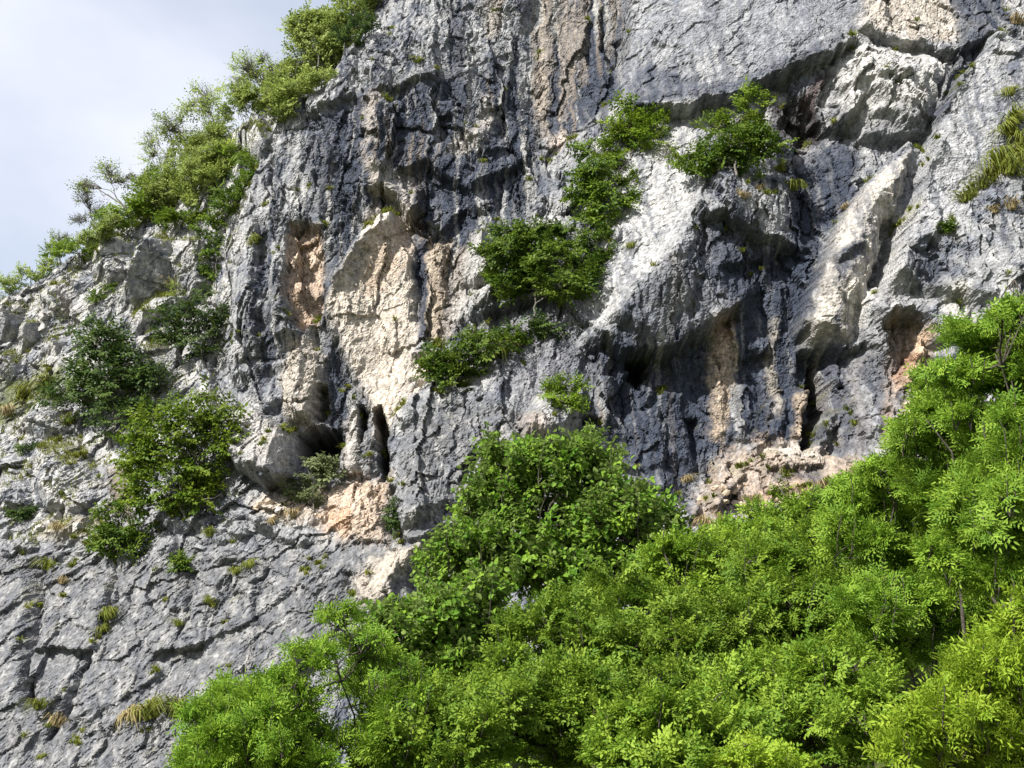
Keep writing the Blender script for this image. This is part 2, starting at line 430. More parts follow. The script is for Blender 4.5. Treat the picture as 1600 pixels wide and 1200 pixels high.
# upper scallops of the flank
scarp([(1085, 312), (1110, 330), (1135, 322), (1152, 348), (1185, 366), (1215, 376), (1250, 392)], 0.75, 1.3, 0.25, under=0.5, lu=0.9, ends=0.07)
block([(1090, 280), (1130, 268), (1190, 270), (1240, 290), (1248, 340), (1215, 372), (1150, 345), (1110, 330)], 0.35, 0.5, inner=0.6)
scarp([(1250, 270), (1262, 300), (1252, 350), (1248, 395)], -0.6, 0.8, 0.3)
scarp([(1120, 410), (1160, 405), (1200, 395), (1270, 388)], 0.4, 0.6, 0.25, under=0.3)
rib([(1100, 420), (1090, 460), (1075, 505)], -0.35, 0.3)
# hollows and pillars of the recessed wall
block([(978, 560), (990, 556), (1010, 558), (1008, 590), (996, 605), (984, 590)], -2.2, 0.22)
rib([(1002, 560), (1008, 590), (1010, 640)], 0.45, 0.18)
rib([(940, 545), (948, 620), (940, 690)], 0.4, 0.35)
rib([(1130, 500), (1122, 580), (1118, 660), (1124, 700)], 0.4, 0.5)
rib([(1165, 540), (1185, 535), (1200, 545)], 0.5, 0.35)
scarp([(1150, 555), (1180, 550), (1210, 545)], 0.35, 0.5, 0.25, under=0.3)
rib([(1215, 420), (1210, 520), (1205, 620)], 0.25, 0.4)
block([(1262, 600), (1272, 568), (1282, 600), (1292, 640), (1280, 660), (1272, 700), (1256, 705), (1258, 650)], -3.0, 0.3)
rib([(1290, 570), (1300, 600), (1310, 612)], 0.6, 0.4)
rib([(1248, 600), (1245, 660), (1250, 690)], 0.35, 0.3)
rib([(1300, 640), (1282, 680), (1272, 715)], 0.55, 0.28)
rib([(1322, 640), (1325, 700), (1322, 730)], 0.35, 0.35)
rib([(1188, 655), (1215, 640), (1205, 690)], 0.6, 0.5)
rib([(1160, 600), (1170, 640), (1150, 690)], 0.4, 0.45)
rib([(1080, 650), (1088, 720)], -0.8, 0.25)
rib([(1040, 600), (1030, 660), (1060, 700), (1050, 730)], 0.7, 0.9)
rib([(980, 640), (1000, 690), (1020, 740)], 0.5, 0.6)
scarp([(930, 690), (980, 730), (1030, 765), (1065, 782)], 0.5, 1.2, 0.3, under=0.6)
# ledge with orange blocks at its foot
scarp([(1060, 800), (1085, 780), (1110, 745), (1150, 722), (1190, 705), (1240, 708), (1280, 715), (1345, 715)], -1.2, 1.6, 0.5)
chisel([(1100, 792), (1112, 752), (1150, 732), (1182, 738), (1150, 772), (1128, 806)], 1.2, 1.5, 24, (-0.3, 0.2))
chisel([(1052, 812), (1075, 780), (1105, 765), (1100, 800), (1080, 822)], 0.8, 1.4, 25)
chisel([(1140, 720), (1165, 694), (1195, 690), (1190, 720), (1160, 738)], 0.7, 1.4, 26)
chisel([(1108, 735), (1130, 712), (1150, 716), (1140, 742), (1115, 752)], 0.6, 1.4, 27)
chisel([(1200, 690), (1228, 684), (1232, 702), (1205, 706)], 0.4, 1.4, 28)
chisel([(1240, 800), (1275, 775), (1320, 760), (1330, 790), (1280, 815)], 0.8, 1.2, 29)
chisel([(1370, 700), (1400, 660), (1430, 655), (1425, 700), (1390, 725)], 0.9, 1.2, 30)
chisel([(1440, 650), (1470, 625), (1500, 630), (1490, 680), (1450, 690)], 0.9, 1.2, 31)
scarp([(1148, 770), (1132, 800)], -0.5, 0.5, 0.2)
chisel([(1190, 702), (1240, 698), (1288, 706), (1284, 728), (1240, 724), (1192, 722)], 0.7, 1.6, 34, (0.0, -0.2))
scarp([(1190, 722), (1240, 726), (1285, 728)], 0.3, 0.4, 0.2, under=0.5, lu=0.6)
scarp([(1230, 775), (1280, 760), (1350, 730), (1400, 690)], 0.7, 1.6, 0.4)
# ---- lower left face
scarp([(45, 1015), (75, 1008), (105, 1010), (150, 1012)], 0.55, 2.0, 0.2, under=0.5, lu=0.8)
scarp([(60, 870), (62, 920), (58, 980), (42, 1030)], -0.8, 1.4, 0.5)
rib([(182, 890), (176, 930), (165, 975), (150, 1010)], -0.7, 0.16, q=1.5)
rib([(150, 1010), (128, 1060), (110, 1110), (70, 1170)], -0.6, 0.22, q=1.5)
scarp([(232, 1028), (262, 1012), (290, 1008), (325, 1000)], 0.6, 1.4, 0.25, under=0.6, lu=0.9)
rib([(50, 1010), (45, 1060), (50, 1130)], -0.5, 0.25)
rib([(360, 900), (358, 935), (390, 930)], -0.3, 0.15)
scarp([(410, 1068), (440, 1045), (470, 1018), (500, 1000)], 0.6, 1.5, 0.35, under=0.9, lu=1.0)
scarp([(250, 940), (290, 950), (350, 930)], 0.3, 1.2, 0.3)
scarp([(100, 960), (160, 990)], 0.3, 1.0, 0.3)
scarp([(0, 880), (60, 860), (150, 880), (180, 890)], -0.5, 1.5, 0.5)
scarp([(120, 1140), (150, 1110), (190, 1090), (240, 1060)], 0.25, 1.0, 0.25)
for pts, h_, L_ in (([(20, 1200), (60, 1130), (110, 1060), (150, 1012), (178, 950), (184, 895)], 0.7, 1.6), ([(130, 1210), (180, 1130), (230, 1062), (300, 1012), (400, 962), (480, 905)], 0.55, 1.5),
                    ([(300, 1190), (340, 1125), (420, 1062), (500, 1000), (560, 950)], 0.7, 1.6), ([(-20, 965), (60, 925), (110, 892), (172, 862)], 0.6, 1.4), ([(205, 960), (290, 900), (370, 872), (440, 862)], 0.4, 1.2), ([(380, 1010), (440, 960), (520, 905)], 0.4, 1.0)):
    scarp(pts, h_ * 0.62, L_, 0.18, ends=0.12)
rib([(60, 880), (66, 960), (46, 1040), (40, 1130)], -0.5, 0.16, q=1.4)
rib([(300, 905), (292, 960), (262, 1010)], -0.4, 0.13, q=1.4)
rib([(420, 880), (400, 940), (410, 990)], -0.35, 0.12, q=1.4)
# cream pillar and overhang under the buttress
rib([(672, 848), (640, 868), (615, 895), (600, 925), (570, 950)], 0.9, 0.5, q=1.6)
block([(645, 875), (690, 868), (720, 900), (720, 960), (660, 960), (640, 910)], -1.2, 0.6)
rib([(572, 870), (562, 910), (568, 945)], 0.4, 0.3)
rib([(550, 890), (548, 930)], -0.6, 0.3)
# ---- hillside, left: outcrops split into blocks, lit on their left shoulders
chisel([(150, 372), (176, 358), (206, 378), (202, 420), (166, 446), (138, 424)], 1.3, 1.4, 1, (-0.2, 0.1))
chisel([(176, 462), (200, 400), (240, 356), (266, 366), (274, 420), (240, 462), (196, 482)], 2.6, 1.6, 2, (0.25, 0.1))
chisel([(268, 372), (325, 368), (330, 440), (300, 470), (272, 452)], 1.2, 1.5, 3, (0.2, 0.1))
rib([(200, 472), (208, 415), (238, 364)], 0.4, 0.25, q=1.3)
chisel([(182, 500), (240, 452), (296, 446), (292, 478), (240, 508), (200, 518)], 1.5, 1.2, 4, (0.0, -0.3))
chisel([(206, 560), (222, 520), (258, 512), (262, 560), (240, 600), (214, 590)], 1.3, 1.4, 5, (0.3, 0.0))
chisel([(362, 220), (385, 192), (414, 172), (420, 215), (410, 240), (378, 232)], 1.5, 1.4, 6, (0.2, 0.2))
chisel([(-20, 480), (10, 470), (36, 478), (30, 512), (5, 530), (-20, 525)], 1.3, 1.4, 7)
chisel([(14, 520), (40, 492), (56, 500), (48, 530), (24, 548)], 1.2, 1.4, 8)
chisel([(-20, 555), (4, 540), (26, 548), (24, 590), (-8, 600)], 1.2, 1.4, 9)
chisel([(56, 470), (80, 445), (108, 440), (110, 470), (80, 496)], 0.9, 1.2, 10)
chisel([(105, 430), (130, 415), (140, 440), (118, 462)], 0.9, 1.2, 11)
chisel([(62, 520), (90, 500), (104, 530), (84, 556), (60, 552)], 0.9, 1.2, 12)
chisel([(20, 672), (52, 634), (84, 610), (106, 632), (102, 668), (60, 684)], 1.7, 1.3, 13, (0.25, 0.2))
chisel([(50, 700), (108, 668), (128, 702), (164, 720), (152, 772), (100, 808), (56, 800), (42, 750)], 1.7, 1.2, 14, (0.15, 0.15))
chisel([(-20, 720), (24, 700), (46, 730), (40, 790), (-10, 800)], 1.2, 1.2, 15, (0.2, 0.1))
chisel([(60, 830), (100, 800), (150, 798), (140, 826), (90, 846)], 0.8, 1.2, 16)
chisel([(230, 800), (265, 790), (330, 800), (330, 826), (270, 836)], 0.8, 1.2, 17)
scarp([(0, 640), (40, 622), (90, 606)], -0.8, 1.4, 0.5)
scarp([(335, 560), (338, 600), (342, 650)], -0.9, 1.2, 0.4)
scarp([(0, 862), (80, 802), (150, 790), (230, 840)], -0.5, 1.6, 0.5)
scarp([(330, 832), (380, 802), (430, 832), (520, 842)], 0.5, 1.0, 0.3)
for k, (px, py) in enumerate([(340, 842), (372, 826), (404, 818), (440, 838), (470, 846), (352, 868), (300, 850), (262, 860), (130, 860), (94, 870), (40, 850)]):
    r = 13 + (k * 7) % 9
    chisel([(px - r, py + r * .4), (px - r * .5, py - r * .8), (px + r * .6, py - r * .7), (px + r, py + r * .3), (px, py + r * .8)], 0.55, 1.5, 60 + k)

# ------------------------------------------------------------------ broken rock texture in relief
def region(pts, soft):
    P = w2(pts)
    m = np.zeros(XX.shape, np.float32)
    sl = window(P, soft + 0.6)
    m[sl] = sstep(-soft, soft, poly_sdf(P, WX[sl], WZ[sl]))
    return m
SLAB = np.maximum.reduce([
    region([(985, -60), (985, 80), (960, 165), (1090, 158), (1200, 130), (1340, 45), (1345, -60)], 0.8),
    region([(1100, 165), (1000, 190), (930, 290), (950, 380), (900, 440), (945, 520), (1000, 440), (1070, 360), (1100, 280), (1110, 220)], 0.6),
    region([(1575, 60), (1510, 130), (1470, 230), (1430, 380), (1480, 330), (1560, 250), (1650, 200), (1650, 60)], 0.4),
    region([(1420, 235), (1340, 300), (1290, 400), (1255, 530), (1330, 530), (1400, 340)], 0.5)])
DIAG = np.maximum(SLAB, region([(-300, 400), (360, 380), (360, 620), (420, 760), (620, 860), (600, 1000), (400, 1300), (-300, 1300)], 1.5))
BENT = region([(420, 130), (840, 130), (960, 170), (830, 320), (760, 380), (640, 330), (560, 380), (430, 360)], 0.8)
WALL = np.clip(1 - DIAG, 0, 1)
FLOW = region([(-300, 890), (60, 860), (180, 880), (330, 850), (600, 850), (640, 960), (500, 1080), (300, 1350), (-300, 1350)], 1.0)
smooth_slab = np.maximum(SLAB, 0.75 * region([(635, 320), (590, 340), (530, 425), (512, 480), (535, 550), (575, 640), (605, 700), (640, 600), (655, 500), (655, 380)], 0.4))
smooth_slab = np.maximum(smooth_slab, 0.6 * region([(820, -60), (985, -60), (980, 150), (870, 220), (835, 150)], 0.6))
smooth_slab = np.maximum(smooth_slab, 0.45 * region([(930, 560), (1100, 520), (1150, 480), (1250, 400), (1260, 560), (1250, 690), (1100, 720), (960, 640)], 0.6))
CLEAN = np.maximum(region(RIB_PX, 0.3), region([(1560, 70), (1505, 130), (1470, 215), (1436, 340), (1490, 325), (1555, 250), (1570, 150)], 0.4))
# coordinates along the local grain: upright on the walls, rising to the right on the slabs
th = 0.75
Ad, Bd = WX * math.cos(th) + WZ * math.sin(th), -WX * math.sin(th) + WZ * math.cos(th)
wob = 0.5 * fbm(XX * 0.35, ZZ * 0.35, 60, 3)
detail = np.zeros(XX.shape)
JOINT = np.zeros(XX.shape, np.float32)
for (sc, amp, jw, seed) in ((3.4, 0.46, 0.04, 1), (1.3, 0.22, 0.05, 2), (0.55, 0.095, 0.07, 3), (0.27, 0.050, 0.12, 4)):
    hv, jv = facets((WX + wob) / (sc * 0.62), (WZ + wob) / (sc * 1.7), seed)
    hd, jd = facets((Ad + wob) / (sc * (1.25 if sc > 1 else 1.7)), (Bd - wob) / (sc * (0.8 if sc > 1 else 0.6)), seed + 20)
    gain = 0.62 + 0.75 * np.clip(0.5 + fbm(XX / (sc * 2.5), ZZ / (sc * 2.5), 70 + seed, 2), 0, 1)
    if sc < 1:
        gain = gain * (0.30 + 1.0 * sstep(-0.18, 0.22, fbm(XX * 0.55, ZZ * 0.40, 77, 3)))
    if sc > 1:
        hv, hd = hv * (1 - 0.4 * smooth_slab), hd * (1 - 0.4 * smooth_slab)
        jd = np.maximum(jd, SLAB); 
    h = hv * WALL + hd * DIAG
    j = jv * WALL + jd * DIAG
    low = 1 - (0.40 if sc > 1 else 0.08) * FLOW
    crack = sstep(jw, 0, j)
    detail += amp * gain * low * (h - 0.14 * crack * (0.4 + (sc < 1.5)))
    JOINT = np.maximum(JOINT, crack * (0.4 + 0.3 * (sc > 1)))
calm = 0.35 + 0.75 * sstep(-0.18, 0.22, fbm(XX * 0.55, ZZ * 0.40, 77, 3))
rough = 0.16 * ridged(WX * 0.50 + wob, WZ * 0.26, 80, 4, 0.5) + 0.05 * ridged(WX * 1.6, WZ * 0.9, 84, 4, 0.6)
rough += 0.05 * ridged(Ad * 0.9, Bd * 3.2, 90, 3, 0.6) * DIAG + 0.06 * ridged(WX * 2.2, WZ * 0.22, 95, 3, 0.5) * WALL
rough += 0.05 * fbm(XX * 3.7, ZZ * 3.7, 98, 3, 0.65) * calm
rough += 0.07 * ridged(WX * 1.1, WZ * 0.07, 99, 3, 0.55) * WALL
# long open joints
for (ax, az, sd, dep, wd) in ((0.16, 0.05, 401, 0.30, 0.012), (0.05, 0.17, 402, 0.24, 0.010), (0.40, 0.12, 403, 0.12, 0.016), (0.14, 0.42, 404, 0.10, 0.014)):
    jn = fbm(Ad * ax + 0.15 * wob, Bd * az * 1.4 + 0.15 * wob, sd, 3, 0.4) * DIAG + fbm(WX * ax * 1.4, WZ * az + 0.1 * wob, sd + 5, 3, 0.4) * WALL
    rough -= dep * np.exp(-(np.abs(jn) / wd) ** 1.2) * sstep(-0.1, 0.25, gnoise(XX * 0.3, ZZ * 0.3, sd + 9)) * (1 - 0.85 * smooth_slab)
FY -= (detail * (1 - 0.48 * smooth_slab) + rough * (1 - 0.35 * smooth_slab)) * (1 - 0.5 * CLEAN)

# ------------------------------------------------------------------ crest: above it the ground lies back out of sight
CREST_PX = [(-400, 560), (-150, 500), (0, 462), (30, 448), (70, 424), (110, 398), (150, 372), (180, 350), (240, 296), (300, 246), (360, 205), (420, 155), (470, 112), (520, 62), (590, -15), (640, -90), (700, -200)]
_cr = np.array([at(px, py, float(bil(_c, cxs, czs, *at(px, py, 64)[[0, 2]]))) for px, py in CREST_PX])
CREST = np.interp(gx, _cr[:, 0], _cr[:, 2], right=99) + 0.35 * fbm(gx * 0.9, gx * 0 + 3.3, 31, 4) + 0.15
CREST = np.where(gx > _cr[-1, 0], 99, CREST)
over = np.clip(ZZ - CREST[None, :], 0, None)
kc = np.clip(((np.minimum(CREST, Z1) - Z0) / DZ).astype(int), 0, nz - 1)
FC = FY[kc, np.arange(nx)]
PZ = np.where(over > 0, CREST[None, :] + over * 0.10 + 0.25 * over * fbm(XX * 0.7, ZZ * 0.7, 33, 3), ZZ)
PY = np.where(over > 0, FC[None, :] + over * 1.8 + (FY - FC[None, :]) * np.exp(-over * 2), FY)

# ------------------------------------------------------------------ colours of the rock (stone, stain, lichen; shade painted in on the slab flank and the rib)
def mixc(base, col, m):
    return base * (1 - m[..., None]) + np.asarray(col, np.float32) * m[..., None]
N1 = fbm(WX * 0.55, WZ * 0.45, 110, 4, 0.55)
N2 = fbm(WX * 1.7, WZ * 1.4, 114, 4, 0.6)
N3 = fbm(XX * 5.0, ZZ * 5.0, 118, 3, 0.65)
STREAK = fbm(WX * 1.3 + 0.25 * wob, WZ * 0.07, 122, 4, 0.6)
STREAK2 = fbm(WX * 4.2 + 0.25 * wob, WZ * 0.11, 126, 3, 0.6)
rock = np.zeros(XX.shape + (3,), np.float32) + np.array((0.285, 0.291, 0.304), np.float32)
rock = mixc(rock, (0.42, 0.42, 0.42), sstep(-0.02, 0.45, N1 + 0.5 * N2))
rock = mixc(rock, (0.165, 0.178, 0.21), sstep(-0.02, 0.40, -N1 + 0.6 * N2))
def paint(pts, col, amount=1.0, soft=0.35, rag=1.0, streaky=0.12):
    """a stain, a patch of fresh stone or painted shade with a ragged outline"""
    global rock
    P = w2(pts)
    sl = window(P, soft + 1.2)
    d = poly_sdf(P, WX[sl], WZ[sl]) + rag * (0.45 * N2[sl] + 0.25 * N3[sl]) + streaky * (STREAK[sl] + 0.6 * STREAK2[sl])
    rock[sl] = mixc(rock[sl], col, amount * sstep(-soft * 1.3, soft * 1.3, d) * np.clip(0.92 + 0.5 * STREAK2[sl] + 0.4 * N3[sl], 0.25, 1))
DARK = (0.062, 0.071, 0.094)
# dark water stain down the overhanging walls
WALLS = np.maximum.reduce([
    region([(515, 190), (560, 140), (840, 120), (850, 300), (760, 380), (700, 520), (660, 520), (640, 330), (580, 330), (510, 480), (600, 740), (520, 740), (505, 560), (510, 400), (495, 340), (500, 250)], 0.8),
    region([(425, 440), (450, 440), (446, 540), (430, 600), (400, 600), (395, 540)], 0.7),
    region([(1235, 270), (1345, 235), (1305, 340), (1275, 430), (1258, 545), (1150, 480), (1085, 330), (1150, 362), (1230, 388)], 0.5),
    region([(830, -60), (980, -60), (975, 150), (870, 230), (830, 200)], 0.6),
    region([(920, 530), (1100, 510), (1140, 470), (1085, 330), (1250, 390), (1290, 250), (1340, 240), (1270, 430), (1260, 540), (1380, 520), (1400, 560), (1350, 700), (1230, 700), (1100, 720), (1060, 790), (930, 700)], 0.6)])
rock = mixc(rock, DARK, np.clip(WALLS * sstep(-0.40, -0.02, STREAK * 0.9 + 0.7 * STREAK2 + 0.20 * N2 + 0.12 * N3 + 0.11), 0, 1) * 0.93)
rock = mixc(rock, (0.40, 0.395, 0.38), WALLS * sstep(0.16, 0.34, fbm(WX * 2.3 + 0.2 * wob, WZ * 0.06, 133, 3, 0.55) + 0.15 * N2) * 0.75)
rock = mixc(rock, (0.30, 0.245, 0.19), WALLS * sstep(0.24, 0.40, fbm(WX * 1.9 + 0.2 * wob, WZ * 0.06, 137, 3, 0.55) + 0.1 * N2) * 0.45)
rock = mixc(rock, DARK, (1 - WALLS) * (1 - 0.75 * SLAB) * sstep(0.02, 0.34, STREAK + 0.4 * STREAK2 + 0.4 * N2) * 0.85 * (0.35 + 0.65 * WALL))
PALE = (0.56, 0.55, 0.53); CREAM = (0.53, 0.475, 0.405); ORANGE = (0.46, 0.355, 0.27); TAN = (0.40, 0.32, 0.24)
# pale slabs
paint([(1100, 165), (1010, 190), (940, 280), (955, 370), (905, 440), (945, 515), (1000, 440), (1070, 360), (1100, 290)], (0.475, 0.474, 0.468), 0.8)
paint([(985, -60), (985, 80), (972, 155), (1090, 150), (1200, 120), (1330, 40), (1340, -60)], (0.285, 0.293, 0.315), 0.75)
paint([(1550, 80), (1500, 150), (1465, 230), (1430, 370), (1500, 340), (1560, 200)], (0.385, 0.39, 0.405), 0.85)
paint([(1345, -50), (1350, 35), (1420, 60), (1500, 60), (1480, -50)], CREAM, 0.7)
paint([(1300, 110), (1345, 68), (1480, 90), (1480, 150), (1400, 200), (1320, 180)], PALE, 0.65)
paint([(1425, 235), (1350, 295), (1300, 375), (1262, 500), (1258, 535), (1330, 530), (1360, 430), (1395, 330)], (0.56, 0.52, 0.465), 1.0, 0.25, 0.5)
paint([(1400, 340), (1360, 480), (1340, 560), (1400, 560), (1420, 420)], PALE, 0.5)
SL2 = np.clip(SLAB, 0, 1) * sstep(0.0, 0.28, 0.9 * STREAK + 0.9 * STREAK2 + 0.2 * N3)
rock = mixc(rock, (0.115, 0.125, 0.155), SL2 * 0.68)
rock = mixc(rock, (0.13, 0.14, 0.165), np.clip(SLAB, 0, 1) * sstep(0.15, 0.45, N2 + 0.5 * N3) * 0.5)
# the cream tongue and its surroundings
paint([(640, 315), (590, 340), (530, 425), (514, 475), (535, 545), (575, 625), (602, 700), (628, 640), (645, 560), (655, 500), (652, 400)], CREAM, 0.92, 0.3, 0.6)
paint([(620, 345), (590, 365), (560, 430), (570, 460), (610, 440), (640, 400), (645, 350)], ORANGE, 0.65, 0.4, 1.4)
paint([(602, 322), (572, 330), (566, 372), (600, 352), (640, 322)], (0.58, 0.53, 0.49), 0.8, 0.25, 0.3)
paint([(668, 378), (705, 376), (702, 450), (690, 530), (660, 530), (664, 450)], (0.44, 0.37, 0.29), 0.85, 0.2, 0.5)
paint([(712, 390), (735, 380), (725, 450), (705, 530), (690, 530)], (0.36, 0.32, 0.28), 0.7, 0.2, 0.5, 0.3)
paint([(456, 352), (495, 352), (506, 400), (506, 470), (500, 515), (470, 515), (450, 470), (450, 400)], ORANGE, 0.9, 0.2, 0.5)
paint([(452, 400), (500, 396), (502, 425), (456, 428)], (0.55, 0.45, 0.36), 0.8, 0.2, 0.3)
paint([(448, 532), (490, 520), (506, 560), (500, 670), (450, 672), (440, 600)], (0.45, 0.405, 0.35), 0.85, 0.25, 0.6)
paint([(540, 660), (560, 640), (572, 660), (566, 750), (532, 750)], (0.46, 0.43, 0.40), 0.8, 0.2, 0.5, 0.2)
paint([(570, 240), (600, 150), (585, 140), (570, 160), (565, 240), (585, 300), (620, 310), (600, 270)], (0.42, 0.38, 0.345), 0.8, 0.25, 0.7, 0.2)
paint([(755, 150), (775, 180), (750, 230), (700, 240), (710, 220), (740, 200)], (0.50, 0.47, 0.44), 0.7, 0.25, 0.8)
paint([(580, 270), (640, 260), (650, 300), (640, 330), (600, 310)], (0.44, 0.415, 0.39), 0.7, 0.25, 0.6)
for x, w_, bot in ((854, 6, 210), (846, 4, 220), (884, 7, 190), (834, 4, 150), (912, 4, 130), (955, 5, 90), (895, 4, 110), (770, 12, 60)):
    paint([(x - w_, -60), (x + w_, -60), (x + w_, bot * 0.6), (x + w_ * 0.4, bot), (x - w_, bot), (x - w_ * 1.2, bot * 0.5)], (0.36, 0.315, 0.265), 0.6, 0.15, 0.35, 0.45)
paint([(848, 215), (880, 200), (890, 220), (860, 240)], (0.48, 0.42, 0.37), 0.8, 0.2, 0.5)
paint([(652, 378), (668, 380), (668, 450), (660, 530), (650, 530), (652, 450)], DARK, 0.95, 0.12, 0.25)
# foot of the left wall
paint([(500, 765), (545, 750), (606, 745), (606, 800), (604, 850), (540, 850), (505, 830)], (0.54, 0.43, 0.335), 0.9, 0.3, 0.9)
paint([(512, 800), (540, 800), (545, 835), (515, 830)], (0.48, 0.29, 0.19), 0.7, 0.25, 0.9)
paint([(390, 780), (440, 765), (510, 765), (510, 820), (460, 815), (400, 800)], (0.49, 0.42, 0.34), 0.8, 0.3, 0.9)
paint([(358, 650), (400, 645), (470, 690), (462, 740), (400, 725), (362, 705)], (0.47, 0.445, 0.42), 0.75)
paint([(640, 570), (690, 545), (700, 560), (665, 600), (640, 625)], (0.56, 0.50, 0.43), 0.85, 0.25, 0.5)
paint([(735, 365), (765, 370), (770, 460), (730, 500), (705, 500), (725, 440)], (0.46, 0.45, 0.43), 0.7)
paint([(815, 650), (850, 640), (862, 690), (815, 690)], (0.47, 0.39, 0.33), 0.8, 0.25, 0.5)
paint([(640, 855), (675, 845), (660, 880), (620, 900), (600, 940), (560, 950), (556, 900), (580, 870)], (0.48, 0.43, 0.37), 0.85, 0.25, 0.6)
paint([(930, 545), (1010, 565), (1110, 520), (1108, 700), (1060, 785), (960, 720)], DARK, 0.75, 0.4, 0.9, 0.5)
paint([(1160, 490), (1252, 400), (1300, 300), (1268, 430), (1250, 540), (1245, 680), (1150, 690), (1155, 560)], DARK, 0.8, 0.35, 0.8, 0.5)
# right wall
paint([(1112, 492), (1145, 482), (1150, 560), (1138, 640), (1128, 700), (1112, 690), (1110, 560)], (0.45, 0.365, 0.28), 0.85, 0.18, 0.45, 0.2)
paint([(1122, 500), (1145, 495), (1145, 530), (1128, 545)], (0.46, 0.31, 0.22), 0.6, 0.2, 0.5)
paint([(1205, 500), (1216, 500), (1216, 640), (1200, 660), (1202, 580)], (0.38, 0.345, 0.30), 0.7, 0.15, 0.4, 0.2)
paint([(1050, 400), (1075, 395), (1065, 470), (1040, 510)], (0.43, 0.385, 0.33), 0.6, 0.2, 0.6, 0.3)
paint([(1240, 620), (1256, 610), (1256, 690), (1245, 690)], (0.42, 0.34, 0.26), 0.7, 0.15, 0.4)
paint([(1290, 690), (1302, 690), (1300, 740), (1290, 740)], (0.40, 0.33, 0.27), 0.6, 0.15, 0.4)
paint([(1330, 560), (1350, 560), (1350, 720), (1335, 720)], (0.33, 0.30, 0.28), 0.6, 0.15, 0.4, 0.2)
paint([(1398, 490), (1440, 490), (1450, 540), (1400, 610), (1385, 680), (1372, 690), (1380, 560)], (0.30, 0.23, 0.18), 0.8, 0.2, 0.6, 0.2)
paint([(1428, 515), (1460, 510), (1462, 545), (1425, 610), (1400, 610)], (0.50, 0.38, 0.28), 0.9, 0.18, 0.3)
paint([(1410, 545), (1430, 560), (1410, 600), (1400, 595)], (0.34, 0.20, 0.14), 0.8, 0.18, 0.5)
paint([(1420, 620), (1450, 605), (1470, 660), (1400, 700), (1370, 700)], (0.47, 0.38, 0.31), 0.7, 0.3, 0.6)
paint([(1470, 440), (1500, 430), (1520, 500), (1480, 520)], (0.55, 0.535, 0.49), 0.8, 0.25, 0.6)
paint([(1095, 770), (1130, 715), (1200, 685), (1280, 700), (1350, 720), (1340, 760), (1240, 790), (1160, 800), (1090, 820)], (0.42, 0.33, 0.255), 0.72, 0.35, 1.5)
paint([(1205, 726), (1290, 728), (1285, 758), (1210, 750)], DARK, 0.8, 0.25, 0.6)
paint([(1112, 800), (1120, 765), (1150, 755), (1146, 790)], DARK, 0.7, 0.2, 0.5)
paint([(1160, 790), (1240, 745), (1280, 760), (1200, 800)], (0.46, 0.33, 0.23), 0.6, 0.3, 0.8)
paint([(1190, 700), (1260, 700), (1280, 712), (1230, 716)], (0.57, 0.52, 0.47), 0.8, 0.2, 0.4)
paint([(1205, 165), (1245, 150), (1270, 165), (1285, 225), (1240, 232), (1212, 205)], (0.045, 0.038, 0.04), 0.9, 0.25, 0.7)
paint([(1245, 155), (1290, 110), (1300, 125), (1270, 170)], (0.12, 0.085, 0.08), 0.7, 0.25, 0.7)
paint([(1480, -40), (1575, -40), (1560, 45), (1505, 118), (1468, 195), (1446, 190), (1486, 110), (1500, 70)], DARK, 0.85, 0.2, 0.6)
paint([(1000, 100), (1100, 130), (1200, 105), (1290, 60), (1340, 30), (1345, 48), (1290, 86), (1200, 130), (1090, 158), (985, 166)], DARK, 0.75, 0.2, 0.7)
paint([(1085, 320), (1150, 360), (1230, 385), (1160, 480), (1100, 510), (1010, 545), (960, 530), (1000, 450), (1060, 400)], (0.12, 0.13, 0.155), 0.7, 0.4, 1.4, 0.3)  # shade painted into the right-facing flank of the white slab
paint([(1300, 395), (1352, 370), (1350, 395), (1310, 440), (1290, 470)], DARK, 0.85, 0.2, 0.6)  # painted shading below the step across the cream rib
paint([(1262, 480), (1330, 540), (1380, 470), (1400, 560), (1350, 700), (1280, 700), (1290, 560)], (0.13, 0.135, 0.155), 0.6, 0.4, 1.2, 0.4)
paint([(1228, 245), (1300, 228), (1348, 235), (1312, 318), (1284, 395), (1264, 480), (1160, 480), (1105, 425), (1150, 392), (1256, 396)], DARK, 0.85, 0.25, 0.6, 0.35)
# darker patches under brows, on the buttress and the lower faces
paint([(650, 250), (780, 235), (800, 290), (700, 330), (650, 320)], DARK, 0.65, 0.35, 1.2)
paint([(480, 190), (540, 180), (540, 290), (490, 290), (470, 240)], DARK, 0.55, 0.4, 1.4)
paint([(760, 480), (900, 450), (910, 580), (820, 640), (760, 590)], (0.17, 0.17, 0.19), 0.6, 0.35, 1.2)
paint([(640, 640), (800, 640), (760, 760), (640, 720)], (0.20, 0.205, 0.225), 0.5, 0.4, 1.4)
paint([(330, 900), (560, 850), (620, 900), (480, 1050), (380, 1020)], (0.185, 0.19, 0.205), 0.6, 0.5, 1.6)
paint([(-200, 900), (180, 880), (330, 920), (300, 1250), (-200, 1300)], (0.27, 0.275, 0.295), 0.65, 0.5, 1.6)
paint([(1000, 60), (1340, -60), (1330, 40), (1200, 120), (1150, 90)], (0.235, 0.245, 0.275), 0.45, 0.3, 1.8)
paint([(1420, 400), (1480, 400), (1480, 450), (1430, 460)], DARK, 0.75, 0.3, 0.9)
paint([(1300, 400), (1350, 370), (1350, 400), (1320, 440)], DARK, 0.6, 0.25, 0.8)  # second, smaller coat of painted shade at the rib step
paint([(1310, 190), (1450, 170), (1440, 215), (1330, 240)], (0.20, 0.205, 0.22), 0.6, 0.3, 1.0)
